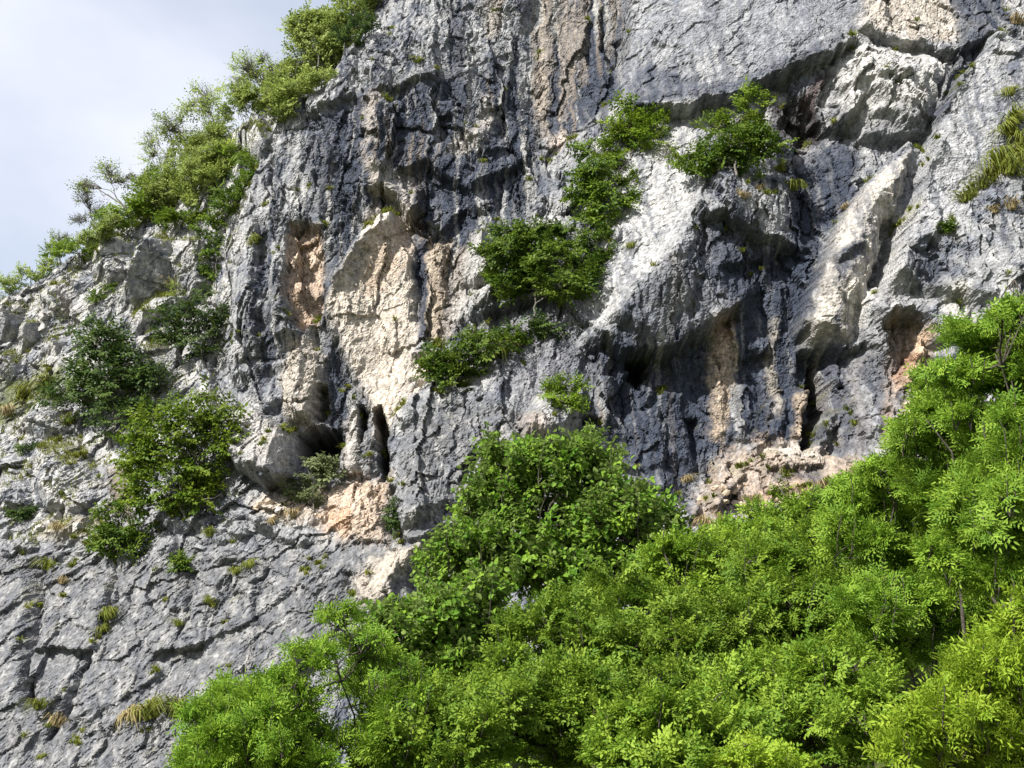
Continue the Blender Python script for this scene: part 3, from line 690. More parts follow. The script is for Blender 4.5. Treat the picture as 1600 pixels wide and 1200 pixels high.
# the lower left face and the buttress: grey weathered stone, mottled
FACE_LOW = region([(-300, 890), (60, 860), (180, 880), (330, 850), (500, 850), (600, 850), (620, 700), (680, 620), (840, 640), (800, 830), (640, 960), (500, 1080), (300, 1350), (-300, 1350)], 0.9)
grey = mixc(mixc(np.zeros_like(rock) + np.array((0.160, 0.163, 0.170), np.float32), (0.315, 0.312, 0.305), sstep(-0.05, 0.38, N2 + 0.5 * N3)), (0.105, 0.112, 0.13), sstep(0.0, 0.36, -N2 * 0.8 + 0.5 * N1 + 0.4 * N3))
rock = rock * (1 - 0.72 * FACE_LOW[..., None]) + grey * (0.72 * FACE_LOW[..., None])
paint([(640, 855), (675, 845), (660, 880), (620, 900), (600, 940), (560, 950), (556, 900), (580, 870)], (0.48, 0.43, 0.37), 0.85, 0.25, 0.6)
# earth, moss and thin turf on the gentle ground of the hillside
HILL = region([(-400, 400), (0, 400), (420, 120), (600, -60), (560, 30), (430, 190), (385, 320), (360, 400), (350, 560), (330, 620), (200, 700), (150, 830), (-400, 900)], 0.8)
gzn = (np.roll(PY, -1, 0) - np.roll(PY, 1, 0)) / (2 * DZ)    # how far the face lies back
lie = sstep(0.35, 1.6, gzn)
rock = mixc(rock, (0.50, 0.495, 0.48), HILL * sstep(-0.25, 0.2, N2 + 0.4 * N1) * 0.75)
turf = np.clip(HILL * sstep(0.1, 0.45, N1 + 0.5 * N2 + 0.6 * lie - 0.35), 0, 1)
rock = mixc(rock, (0.115, 0.125, 0.045), turf * 0.75)
paint([(0, 600), (100, 565), (100, 600), (50, 630), (-20, 690)], (0.12, 0.14, 0.045), 0.8, 0.3, 0.8)
paint([(60, 820), (150, 800), (170, 830), (90, 850)], (0.26, 0.22, 0.13), 0.6, 0.3, 1.0)
paint([(170, 730), (210, 720), (210, 820), (170, 800)], (0.16, 0.12, 0.075), 0.7, 0.3, 1.0)
rock = mixc(rock, (0.115, 0.125, 0.045), np.clip(sstep(0, 1.5, over), 0, 1) * 0.8)
ledge_moss = sstep(0.9, 2.2, gzn) * sstep(0.0, 0.4, N2 + N1) * (1 - SLAB) * 0.45
rock = mixc(rock, (0.13, 0.13, 0.06), ledge_moss)
# lichen speckle
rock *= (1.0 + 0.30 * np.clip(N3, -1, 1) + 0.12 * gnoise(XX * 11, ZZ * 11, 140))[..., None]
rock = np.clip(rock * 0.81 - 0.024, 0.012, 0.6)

def nn(nt, t, **kw):
    n = nt.nodes.new(t)
    for k, v in kw.items():
        setattr(n, k, v)
    return n

def rock_material():
    m = bpy.data.materials.new('limestone'); m.use_nodes = True
    nt = m.node_tree; b = nt.nodes['Principled BSDF']; L = nt.links.new
    b.inputs['Roughness'].default_value = 0.92
    b.inputs['Specular IOR Level'].default_value = 0.25
    at_ = nn(nt, 'ShaderNodeAttribute', attribute_name='stone')
    geo = nn(nt, 'ShaderNodeNewGeometry')
    n1 = nn(nt, 'ShaderNodeTexNoise'); n1.inputs['Scale'].default_value = 4.0; n1.inputs['Detail'].default_value = 7; n1.inputs['Roughness'].default_value = 0.74
    n2 = nn(nt, 'ShaderNodeTexVoronoi'); n2.inputs['Scale'].default_value = 9.0; n2.feature = 'F1'
    sm = nn(nt, 'ShaderNodeMapping'); sm.inputs['Scale'].default_value = (1, 1, 0.28)
    n3 = nn(nt, 'ShaderNodeTexNoise'); n3.inputs['Scale'].default_value = 5.0; n3.inputs['Detail'].default_value = 4
    for n in (n1, n2):
        L(geo.outputs['Position'], n.inputs['Vector'])
    L(geo.outputs['Position'], sm.inputs['Vector']); L(sm.outputs['Vector'], n3.inputs['Vector'])
    r1 = nn(nt, 'ShaderNodeMapRange'); r1.inputs['From Min'].default_value = 0.32; r1.inputs['From Max'].default_value = 0.68; r1.inputs['To Min'].default_value = 0.50; r1.inputs['To Max'].default_value = 1.45
    L(n1.outputs['Fac'], r1.inputs['Value'])
    r3 = nn(nt, 'ShaderNodeMapRange'); r3.inputs['From Min'].default_value = 0.35; r3.inputs['From Max'].default_value = 0.65; r3.inputs['To Min'].default_value = 0.78; r3.inputs['To Max'].default_value = 1.18
    L(n3.outputs['Fac'], r3.inputs['Value'])
    mu = nn(nt, 'ShaderNodeMath', operation='MULTIPLY'); L(r1.outputs[0], mu.inputs[0]); L(r3.outputs[0], mu.inputs[1])
    vm = nn(nt, 'ShaderNodeVectorMath', operation='SCALE'); L(at_.outputs['Color'], vm.inputs[0]); L(mu.outputs[0], vm.inputs['Scale'])
    L(vm.outputs[0], b.inputs['Base Color'])
    bp = nn(nt, 'ShaderNodeBump'); bp.inputs['Strength'].default_value = 0.65; bp.inputs['Distance'].default_value = 0.10
    ad = nn(nt, 'ShaderNodeMath', operation='ADD'); L(n1.outputs['Fac'], ad.inputs[0]); L(n2.outputs['Distance'], ad.inputs[1])
    L(ad.outputs[0], bp.inputs['Height']); L(bp.outputs['Normal'], b.inputs['Normal'])
    return m
ROCK_MAT = rock_material()

def link_grid(name, mask, lab=None, st=1):
    """the faces of the rock grid picked by mask (per cell), as one mesh"""
    idx = np.arange(nx * nz).reshape(nz, nx)[::st, ::st]
    q = np.stack([idx[:-1, :-1], idx[:-1, 1:], idx[1:, 1:], idx[1:, :-1]], -1)[mask]
    used = np.unique(q)
    remap = np.full(nx * nz, -1); remap[used] = np.arange(len(used))
    q = remap[q]
    co = np.stack([XX.ravel()[used], PY.ravel()[used], PZ.ravel()[used]], -1)
    me = bpy.data.meshes.new(name)
    me.vertices.add(len(used)); me.vertices.foreach_set('co', co.astype(np.float32).ravel())
    me.loops.add(q.size); me.loops.foreach_set('vertex_index', q.ravel().astype(np.int32))
    me.polygons.add(len(q)); me.polygons.foreach_set('loop_start', np.arange(0, q.size, 4, dtype=np.int32))
    me.update(calc_edges=True)
    a = me.color_attributes.new('stone', 'FLOAT_COLOR', 'POINT')
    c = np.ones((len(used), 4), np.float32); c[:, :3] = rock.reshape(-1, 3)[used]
    a.data.foreach_set('color', c.ravel())
    me.polygons.foreach_set('use_smooth', np.zeros(len(q), bool))
    me.materials.append(ROCK_MAT)
    o = bpy.data.objects.new(name, me); COL.objects.link(o)
    o['kind'] = 'structure'
    if lab: o['label'] = lab
    return o

def project(x, y, z):
    dx, dy, dz = x - CAM[0], y - CAM[1], z - CAM[2]
    f = dy * FWD[1] + dz * FWD[2]; u = dy * UPV[1] + dz * UPV[2]
    return 800 + FOC * dx / f, 600 - FOC * u / f
cen = lambda A: A[:-1, :-1]
ppx, ppy = project(XX, PY, PZ)
inframe = (ppx > -110) & (ppx < 1710) & (ppy > -200) & (ppy < 1300)
keep = cen(inframe & (over < 12) & ~((ppx > 1000) & (ppy > 1020)))
CLIFF = link_grid('cliff', keep)
# the rock face goes on beyond the picture, in coarser relief
ST = 4
ip = (ppx > -80) & (ppx < 1680) & (ppy > -170) & (ppy < 1270)
far_ = (~ip & (over < 25) & (PZ > -9))[::ST, ::ST][:-1, :-1]
link_grid('cliff_flank', far_, st=ST)
print('cliff cells', keep.sum())

# ------------------------------------------------------------------ plants: leaf, twig and branch builders
RNG = np.random.RandomState(5)
UPZ = np.array([0.0, 0.0, 1.0])
def unit(v):
    v = np.asarray(v, float)
    return v / (np.linalg.norm(v, axis=-1, keepdims=True) + 1e-9)

def leaf_material(name, c0, c1, under=None, transl=0.42, rough=0.58):
    m = bpy.data.materials.new(name); m.use_nodes = True
    nt = m.node_tree; b = nt.nodes['Principled BSDF']; L = nt.links.new
    a = nn(nt, 'ShaderNodeAttribute', attribute_name='tint')
    oi = nn(nt, 'ShaderNodeObjectInfo')
    mx = nn(nt, 'ShaderNodeMix', data_type='RGBA')
    mx.inputs[6].default_value = (*c0, 1); mx.inputs[7].default_value = (*c1, 1)
    L(a.outputs['Fac'], mx.inputs['Factor'])
    hs = nn(nt, 'ShaderNodeHueSaturation')
    rr = nn(nt, 'ShaderNodeMapRange'); rr.inputs['To Min'].default_value = 0.82; rr.inputs['To Max'].default_value = 1.15
    L(oi.outputs['Random'], rr.inputs['Value']); L(rr.outputs[0], hs.inputs['Value']); L(mx.outputs[2], hs.inputs['Color'])
    col = hs.outputs['Color']
    if under:
        g = nn(nt, 'ShaderNodeNewGeometry')
        m2 = nn(nt, 'ShaderNodeMix', data_type='RGBA'); m2.inputs[7].default_value = (*under, 1)
        L(g.outputs['Backfacing'], m2.inputs['Factor']); L(col, m2.inputs[6]); col = m2.outputs[2]
    L(col, b.inputs['Base Color'])
    b.inputs['Roughness'].default_value = rough
    b.inputs['Specular IOR Level'].default_value = 0.22
    tr = nn(nt, 'ShaderNodeBsdfTranslucent'); L(col, tr.inputs['Color'])
    ms = nn(nt, 'ShaderNodeMixShader'); ms.inputs['Fac'].default_value = transl
    L(b.outputs[0], ms.inputs[1]); L(tr.outputs[0], ms.inputs[2])
    L(ms.outputs[0], nt.nodes['Material Output'].inputs['Surface'])
    return m

def plain_material(name, c0, c1, scale=6.0, rough=0.9, bump=0.3):
    m = bpy.data.materials.new(name); m.use_nodes = True
    nt = m.node_tree; b = nt.nodes['Principled BSDF']; L = nt.links.new
    g = nn(nt, 'ShaderNodeNewGeometry')
    n = nn(nt, 'ShaderNodeTexNoise'); n.inputs['Scale'].default_value = scale; n.inputs['Detail'].default_value = 6
    L(g.outputs['Position'], n.inputs['Vector'])
    r = nn(nt, 'ShaderNodeValToRGB')
    r.color_ramp.elements[0].position = 0.35; r.color_ramp.elements[1].position = 0.65
    r.color_ramp.elements[0].color = (*c0, 1); r.color_ramp.elements[1].color = (*c1, 1)
    L(n.outputs['Fac'], r.inputs['Fac']); L(r.outputs['Color'], b.inputs['Base Color'])
    b.inputs['Roughness'].default_value = rough; b.inputs['Specular IOR Level'].default_value = 0.2
    bp = nn(nt, 'ShaderNodeBump'); bp.inputs['Strength'].default_value = bump; bp.inputs['Distance'].default_value = 0.03
    L(n.outputs['Fac'], bp.inputs['Height']); L(bp.outputs['Normal'], b.inputs['Normal'])
    return m

M = {
    'hornbeam': leaf_material('hornbeam_leaf', (0.095, 0.185, 0.016), (0.260, 0.370, 0.040)),
    'ash': leaf_material('ash_leaf', (0.110, 0.225, 0.018), (0.285, 0.425, 0.045)),
    'ash_light': leaf_material('ash_leaf_yellowish', (0.15, 0.26, 0.012), (0.35, 0.46, 0.045)),
    'broad': leaf_material('whitebeam_leaf', (0.075, 0.175, 0.014), (0.215, 0.340, 0.034), under=(0.17, 0.24, 0.06)),
    'ledge_dark': leaf_material('dark_shrub_leaf', (0.035, 0.070, 0.020), (0.095, 0.145, 0.028)),
    'ledge_mid': leaf_material('shrub_leaf', (0.055, 0.110, 0.014), (0.155, 0.225, 0.026)),
    'ledge_light': leaf_material('light_shrub_leaf', (0.090, 0.165, 0.014), (0.220, 0.300, 0.030)),
    'sky_light': leaf_material('ridge_leaf', (0.180, 0.250, 0.050), (0.360, 0.430, 0.120)),
    'grey': leaf_material('grey_green_leaf', (0.100, 0.130, 0.055), (0.190, 0.220, 0.100)),
    'blade': leaf_material('grass_blade', (0.115, 0.150, 0.018), (0.230, 0.245, 0.050)),
    'straw': leaf_material('dry_grass_blade', (0.20, 0.155, 0.065), (0.36, 0.29, 0.16), transl=0.2),
    'bark': plain_material('bark', (0.030, 0.026, 0.022), (0.085, 0.075, 0.062), 14),
    'bark_grey': plain_material('grey_bark', (0.075, 0.068, 0.06), (0.17, 0.16, 0.145), 14),
    'soil': plain_material('forest_floor', (0.030, 0.036, 0.012), (0.075, 0.085, 0.025), 3),
}

def frames(items):
    b, d, n, l, w = zip(*items)
    return dict(b=np.array(b), d=unit(d), n=np.array(n), l=np.array(l), w=np.array(w))

def twig_leaves(rng, items, p0, ang, length, step, ll, lw, droop, open_=55):
    ca, sa = math.cos(ang), math.sin(ang)
    n = max(2, int(length / step))
    for i in range(n + 1):
        t = (i + 0.5) / (n + 1) * length
        p = p0 + np.array([ca * t, sa * t, -droop * t * t])
        s = 1 if i % 2 else -1
        a = ang + math.radians(open_) * s + rng.normal(0, 0.2) if i < n else ang
        d = np.array([math.cos(a), math.sin(a), -0.55 + rng.normal(0, 0.3)])
        nr = np.array([0.85 + rng.normal(0, 0.4), rng.normal(0, 0.4), 1.0])
        k = rng.uniform(0.75, 1.15)
        items.append((p, d, nr, ll * k, lw * k))

def spray_hornbeam(rng):
    it = []
    twig_leaves(rng, it, np.zeros(3), 0, 1.0, 0.085, 0.20, 0.105, 0.30)
    for k in range(5):
        t = 0.12 + 0.15 * k
        twig_leaves(rng, it, np.array([t, 0, -0.3 * t * t + rng.normal(0, 0.04)]), (0.75 if k % 2 else -0.75) + rng.normal(0, 0.15), 0.62 - 0.06 * k, 0.095, 0.19, 0.10, 0.35)
    return frames(it)

def compound(rng, pairs=4, ll=0.30, lw=0.10, arch=0.55):
    it = []
    for i in range(pairs):
        t = 0.28 + 0.72 * i / pairs
        p = np.array([t, 0, 0.25 * t - arch * t * t])
        for s in (-1, 1):
            it.append((p, (0.62, s * 0.8, -0.25 + rng.normal(0, 0.15)), (0.6 + rng.normal(0, 0.25), s * -0.15, 1.0), ll * rng.uniform(0.85, 1.1), lw))
    it.append((np.array([1.0, 0, 0.25 - arch]), (1, 0, -0.6), (0.3, rng.normal(0, 0.2), 1.0), ll * 1.1, lw))
    return it

def turn(it, R, p):
    return [(R @ b + p, R @ unit(d), R @ unit(n), l, w) for b, d, n, l, w in it]

def rot_xyz(x, z):
    x = unit(x); y = unit(np.cross(z, x)); z = np.cross(x, y)
    return np.stack([x, y, z], 1)

def spray_ash(rng, parts=False):
    it = []; leaves = []
    for k in range(7):
        a = k * 2.4 + rng.normal(0, 0.3)
        el = rng.uniform(0.1, 0.75)
        d = np.array([0.35 + 0.6 * math.cos(a) * 0.6, math.sin(a) * 0.9, el])
        R = rot_xyz(d, UPZ + rng.normal(0, 0.15, 3)) * rng.uniform(0.6, 0.85)
        p = np.array([0.25 * (k / 7.0), 0, 0.02 * k])
        leaves.append((R, p))
        sc = np.linalg.norm(R[:, 0])
        it += [(b, d_, n_, l * sc, w * sc) for b, d_, n_, l, w in turn(compound(rng), R, p)]
    return frames(it)

def spray_broad(rng):
    it = []
    for k in range(5):
        t = 0.15 + 0.2 * k
        p0 = np.array([t, 0, -0.1 * t * t])
        for s in range(4):
            a = s * 1.57 + k + rng.normal(0, 0.3)
            d = np.array([0.35 + 0.6 * math.cos(a), 0.95 * math.sin(a), rng.normal(-0.15, 0.35)])
            q = rng.uniform(0.8, 1.15)
            it.append((p0 + 0.12 * rng.normal(0, 1, 3), d, (0.8 + rng.normal(0, 0.45), rng.normal(0, 0.45), 1.0), 0.27 * q, 0.20 * q))
    return frames(it)

def spray_shrub(rng):
    it = []
    twig_leaves(rng, it, np.zeros(3), 0, 1.0, 0.12, 0.24, 0.15, 0.20)
    for k in range(4):
        t = 0.15 + 0.18 * k
        twig_leaves(rng, it, np.array([t, 0, -0.2 * t * t + rng.normal(0, 0.08)]), (0.85 if k % 2 else -0.85) + rng.normal(0, 0.25), 0.58 - 0.06 * k, 0.13, 0.23, 0.14, 0.25)
    return frames(it)

def spray_sparse(rng):
    it = []
    twig_leaves(rng, it, np.zeros(3), 0, 1.0, 0.20, 0.17, 0.11, -0.1, 50)
    twig_leaves(rng, it, np.array([0.4, 0, 0]), 0.7, 0.5, 0.2, 0.16, 0.10, 0.0, 50)
    twig_leaves(rng, it, np.array([0.3, 0, 0.05]), -0.7, 0.5, 0.2, 0.16, 0.10, 0.0, 50)
    return frames(it)

SPRAYS = {'hornbeam': [spray_hornbeam(RNG) for _ in range(8)], 'ash': [spray_ash(RNG) for _ in range(8)],
          'broad': [spray_broad(RNG) for _ in range(8)], 'shrub': [spray_shrub(RNG) for _ in range(8)], 'sparse': [spray_sparse(RNG) for _ in range(8)]}

def mesh_from(name, co, faces, mat, tint=None, smooth=True):
    """faces: array (n, k) of one polygon size"""
    me = bpy.data.meshes.new(name)
    co = np.asarray(co, np.float32); faces = np.asarray(faces, np.int32)
    me.vertices.add(len(co)); me.vertices.foreach_set('co', co.ravel())
    me.loops.add(faces.size); me.loops.foreach_set('vertex_index', faces.ravel())
    me.polygons.add(len(faces)); me.polygons.foreach_set('loop_start', np.arange(0, faces.size, faces.shape[1], dtype=np.int32))
    me.update(calc_edges=True)
    if tint is not None:
        a = me.attributes.new('tint', 'FLOAT', 'POINT'); a.data.foreach_set('value', np.asarray(tint, np.float32))
    if smooth:
        me.polygons.foreach_set('use_smooth', np.ones(len(faces), bool))
    me.materials.append(mat)
    return me

def leaf_geometry(b, d, n, l, w, fine):
    n = unit(n - (n * d).sum(1, keepdims=True) * d); s = np.cross(d, n)
    l = l[:, None]; w = w[:, None]
    if fine:
        v = [b, b + d * l * .32 + s * w * .5 + n * w * .12, b + d * l * .70 + s * w * .36 + n * w * .06 - n * l * .04, b + d * l - n * l * .16,
             b + d * l * .70 - s * w * .36 + n * w * .06 - n * l * .04, b + d * l * .32 - s * w * .5 + n * w * .12]
        f = np.array([[0, 1, 2, 3], [0, 3, 4, 5]])
    else:
        v = [b, b + d * l * .45 + s * w * .5 + n * w * .12, b + d * l - n * l * .12, b + d * l * .45 - s * w * .5 + n * w * .12]
        f = np.array([[0, 1, 2], [0, 2, 3]])
    v = np.stack(v, 1); k = v.shape[1]
    F = (np.arange(len(b))[:, None, None] * k + f[None]).reshape(-1, f.shape[1])
    return v.reshape(-1, 3), F, k

def tube(path, r0, r1, sides=5):
    path = np.asarray(path); n = len(path)
    t = unit(np.gradient(path, axis=0)); ref = np.array([0.31, 0.87, 0.39])
    a = unit(np.cross(t, ref)); b = np.cross(t, a)
    ang = np.arange(sides) * 2 * math.pi / sides
    r = np.linspace(r0, r1, n)[:, None, None]
    ring = path[:, None] + r * (np.cos(ang)[None, :, None] * a[:, None] + np.sin(ang)[None, :, None] * b[:, None])
    f = []
    for i in range(n - 1):
        for s in range(sides):
            s2 = (s + 1) % sides
            f.append((i * sides + s, i * sides + s2, (i + 1) * sides + s2, (i + 1) * sides + s))
    return ring.reshape(-1, 3), np.array(f)

def join_geo(lst):
    co = []; fa = []; k = 0
    for c, f in lst:
        co.append(c); fa.append(f + k); k += len(c)
    return np.concatenate(co), np.concatenate(fa)

def bend(a, b, sag, rng, n=6, wig=0.06):
    t = np.linspace(0, 1, n)[:, None]
    p = a + (b - a) * t
    L = np.linalg.norm(b - a)
    p = p + UPZ * sag * L * (t * (1 - t)) * 4
    p[1:-1] += rng.normal(0, wig * L, (n - 2, 3))
    return p

def link(name, me, parent=None):
    o = bpy.data.objects.new(name, me); COL.objects.link(o)
    if parent is not None:
        o.parent = parent
        o.matrix_parent_inverse = Matrix.Identity(4)
    return o

def thing(name, label, cat, loc, group=None):
    e = bpy.data.objects.new(name, None); COL.objects.link(e)
    e.location = loc; e['label'] = label; e['category'] = cat
    e.empty_display_size = 0.3
    if group: e['group'] = group
    return e

def grow(name, label, cat, root, lobes, spray, mat, n, size, fine=False, droop=0.25, group=None, seed=0, bark='bark', stem_r=0.05, flat=0.65, shell=0.5, gap=-0.25, parts=0, stems=1, up=0.25, bare=0, wspread=1.0, roll=0.35, shoots=0):
    """a woody plant: root point, leafy lobes (centre, radii) in metres, one trunk, a limb to each lobe, twigs to its sprays of leaves"""
    rng = np.random.RandomState(seed + 1000)
    root = np.asarray(root, float)
    C = np.array([l[0] for l in lobes]); R = np.array([l[1] for l in lobes])
    mid = C.mean(0)
    top = root + (mid - root) * 0.55
    trunk = bend(root, top, 0, rng, 7, 0.03)
    e = thing(name, label, cat, tuple(root), group)
    geo = [tube(trunk - root, stem_r, stem_r * 0.55, 7)]
    for s in range(stems - 1):
        q = root + rng.normal(0, 1, 3) * np.array([0.6, 0.6, 0]) * wspread
        tgt = C[rng.randint(len(C))] + rng.normal(0, 0.2, 3)
        geo.append(tube(bend(q, tgt, 0.05, rng, 7, 0.03) - root, stem_r * 0.7, stem_r * 0.25, 6))
    co, fa = join_geo(geo)
    link('trunk', mesh_from('trunk', co, fa, M[bark]), e)
    nodes = trunk[2:]
    vol = np.array([r[0] * r[2] for r in R]); share = vol / vol.sum()
    SP, SD = [], []
    for c, r, sh in zip(C, R, share):
        k = max(4, int(n * sh))
        P = []
        while len(P) < k:
            u = unit(rng.normal(0, 1, (k * 3, 3)))
            rad = shell + (1 - shell) * rng.rand(k * 3, 1) ** 0.6
            rad *= 1 + 0.22 * fbm(u[:, 0] * 1.7 + c[0] * 3, u[:, 2] * 1.7 + u[:, 1] * 1.3 + seed, 200 + seed % 50, 2)[:, None]
            q = u * rad
            ok = gnoise((c[0] + q[:, 0] * r[0]) / (size * 1.8) + q[:, 1] * 1.1, (c[2] + q[:, 2] * r[2]) / (size * 1.5), 210 + seed % 40) > gap + rng.normal(0, 0.15, len(q))
            q = q[ok & (q[:, 2] > -0.8)]
            P.extend(list(q))
        P = np.array(P[:k])
        pos = c + P * r
        d = unit(P * np.array([1, 1, flat]) + np.array([0, 0, up]) + rng.normal(0, 0.25, P.shape))
        SP.append(pos); SD.append(d)
        # limb with its twigs
        dd = np.linalg.norm(nodes - c, axis=1) + 0.6 * np.clip(nodes[:, 2] - c[2] + 0.1, 0, None) * 3
        t0 = nodes[int(np.argmin(dd))]                          # forks off the nearest wood below it
        limb = bend(t0, c + (c - t0) * 0.15, 0.06, rng, 6, 0.04)
        nodes = np.concatenate([nodes, limb[2:5]])
        g = [tube(limb - root, stem_r * 0.42, stem_r * 0.15, 5)]
        for i in range(0, len(pos), 2):
            a = limb[rng.randint(2, 6)]
            g.append(tube(bend(a, pos[i], 0.08, rng, 4, 0.05) - root, stem_r * 0.16 + 0.004, 0.004, 3))
        for i in range(bare if sh >= 0.6 / len(C) else 0):
            a = limb[rng.randint(2, 6)]
            tip = c + unit(rng.normal(0, 1, 3) + np.array([0, 0, 0.9])) * r * rng.uniform(0.9, 1.35)
            g.append(tube(bend(a, tip, 0.05, rng, 4, 0.05) - root, stem_r * 0.22 + 0.006, 0.006, 3))
        for i in range(shoots if sh >= 0.5 / len(C) else 0):   # thin upright stems among the outer leaves
            dx = rng.uniform(-0.9, 0.9)
            a = c + np.array([dx, -0.55, -1.0]) * r; b2 = c + np.array([dx * 1.15 + rng.normal(0, 0.2), -0.85, rng.uniform(0.5, 1.1)]) * r
            m_ = nodes[int(np.argmin(np.linalg.norm(nodes - a, axis=1)))]
            pth = np.concatenate([bend(m_, a, 0.0, rng, 4, 0.03)[:-1], bend(a, b2, 0.0, rng, 6, 0.025)])
            g.append(tube(pth - root, stem_r * 0.30, 0.004, 4))
        co, fa = join_geo(g)
        link('limb', mesh_from('limb', co, fa, M[bark]), e)
    SP = np.concatenate(SP); SD = np.concatenate(SD)
    SD[:, 2] -= droop * rng.rand(len(SD)) * 0.6
    SD = unit(SD)
    b_, d_, n_, l_, w_, t_ = [], [], [], [], [], []
    tm = SPRAYS[spray]
    for p, d in zip(SP, SD):
        F = tm[rng.randint(len(tm))]
        s = size * rng.uniform(0.75, 1.25)
        Rm = rot_xyz(d, UPZ + rng.normal(0, roll, 3))
        if abs(d[2]) > 0.97: Rm = rot_xyz(d, np.array([1.0, 0, 0]))
        b_.append(F['b'] * s @ Rm.T + (p - d * s * 0.4)); d_.append(F['d'] @ Rm.T); n_.append(F['n'] @ Rm.T)
        l_.append(F['l'] * s); w_.append(F['w'] * s)
        t_.append(np.clip(rng.normal(0.45, 0.30) + rng.normal(0, 0.16, len(F['l'])), 0, 1))
    b_, d_, n_ = np.concatenate(b_), np.concatenate(d_), np.concatenate(n_)
    l_, w_, t_ = np.concatenate(l_), np.concatenate(w_), np.concatenate(t_)
    rest = np.ones(len(b_), bool)
    if parts:
        near = np.argsort(b_[:, 1])[:parts * 3]
        near = near[rng.permutation(len(near))[:parts]]
        rest[near] = False
        for i in near:
            X = d_[i]; Zv = n_[i] - (n_[i] @ X) * X; Zv = Zv / np.linalg.norm(Zv); Yv = np.cross(Zv, X)
            o = bpy.data.objects.new('leaf', one_leaf(spray, mat, int(t_[i] * 3.99), w_[i] / l_[i]))
            mw = Matrix.Identity(4)
            for r_ in range(3):
                mw[r_][0], mw[r_][1], mw[r_][2], mw[r_][3] = X[r_] * l_[i], Yv[r_] * l_[i], Zv[r_] * l_[i], b_[i][r_] - root[r_]
            COL.objects.link(o); o.parent = e; o.matrix_local = mw
    v, f, k = leaf_geometry(b_[rest] - root, d_[rest], n_[rest], l_[rest], w_[rest], fine)
    o = link('crown', mesh_from('crown', v, f, M[mat], np.repeat(t_[rest], k)), e)
    if parts: o['kind'] = 'stuff'
    STAT['tris'] += len(f) * (2 if fine else 1)
    return e
STAT = {'tris': 0}
_LEAF = {}
def one_leaf(spray, mat, ti, asp):
    key = (mat, ti, round(asp, 1))
    if key not in _LEAF:
        v, f, k = leaf_geometry(np.zeros((1, 3)), np.array([[1.0, 0, 0]]), np.array([[0, 0, 1.0]]), np.array([1.0]), np.array([round(asp, 1) + 0.02]), True)
        _LEAF[key] = mesh_from('leaf', v, f, M[mat], np.full(len(v), (ti + 0.5) / 4))
    return _LEAF[key]

def lobes_px(ells, Y, deep=1.0):
    out = []
    for e in ells:
        cx, cy, rx, ry = e[:4]
        y = Y + (e[4] if len(e) > 4 else 0)
        k = y / FOC * math.hypot(1, 0.15)
        out.append((at(cx, cy, y), (rx * k * 0.97, rx * k * deep, ry * k * 1.0)))
        for s in range(3):                                     # smaller boughs that break the outline
            a = RNG.uniform(-0.5, 3.6); q = RNG.uniform(0.65, 1.05); f = RNG.uniform(0.28, 0.5)
            out.append((at(cx + rx * q * math.cos(a), cy - ry * 1.15 * q * math.sin(a), y + RNG.normal(0, 0.4)), (rx * k * f, rx * k * f, ry * k * f * 1.25)))
    return out

# ------------------------------------------------------------------ shrubs on the face and along the ridge
def on_face(px, py):
    return hit(px, py)
def crest_depth(px):
    return float(np.interp(px, [c[0] for c in CREST_PX], _cr[:, 1]))

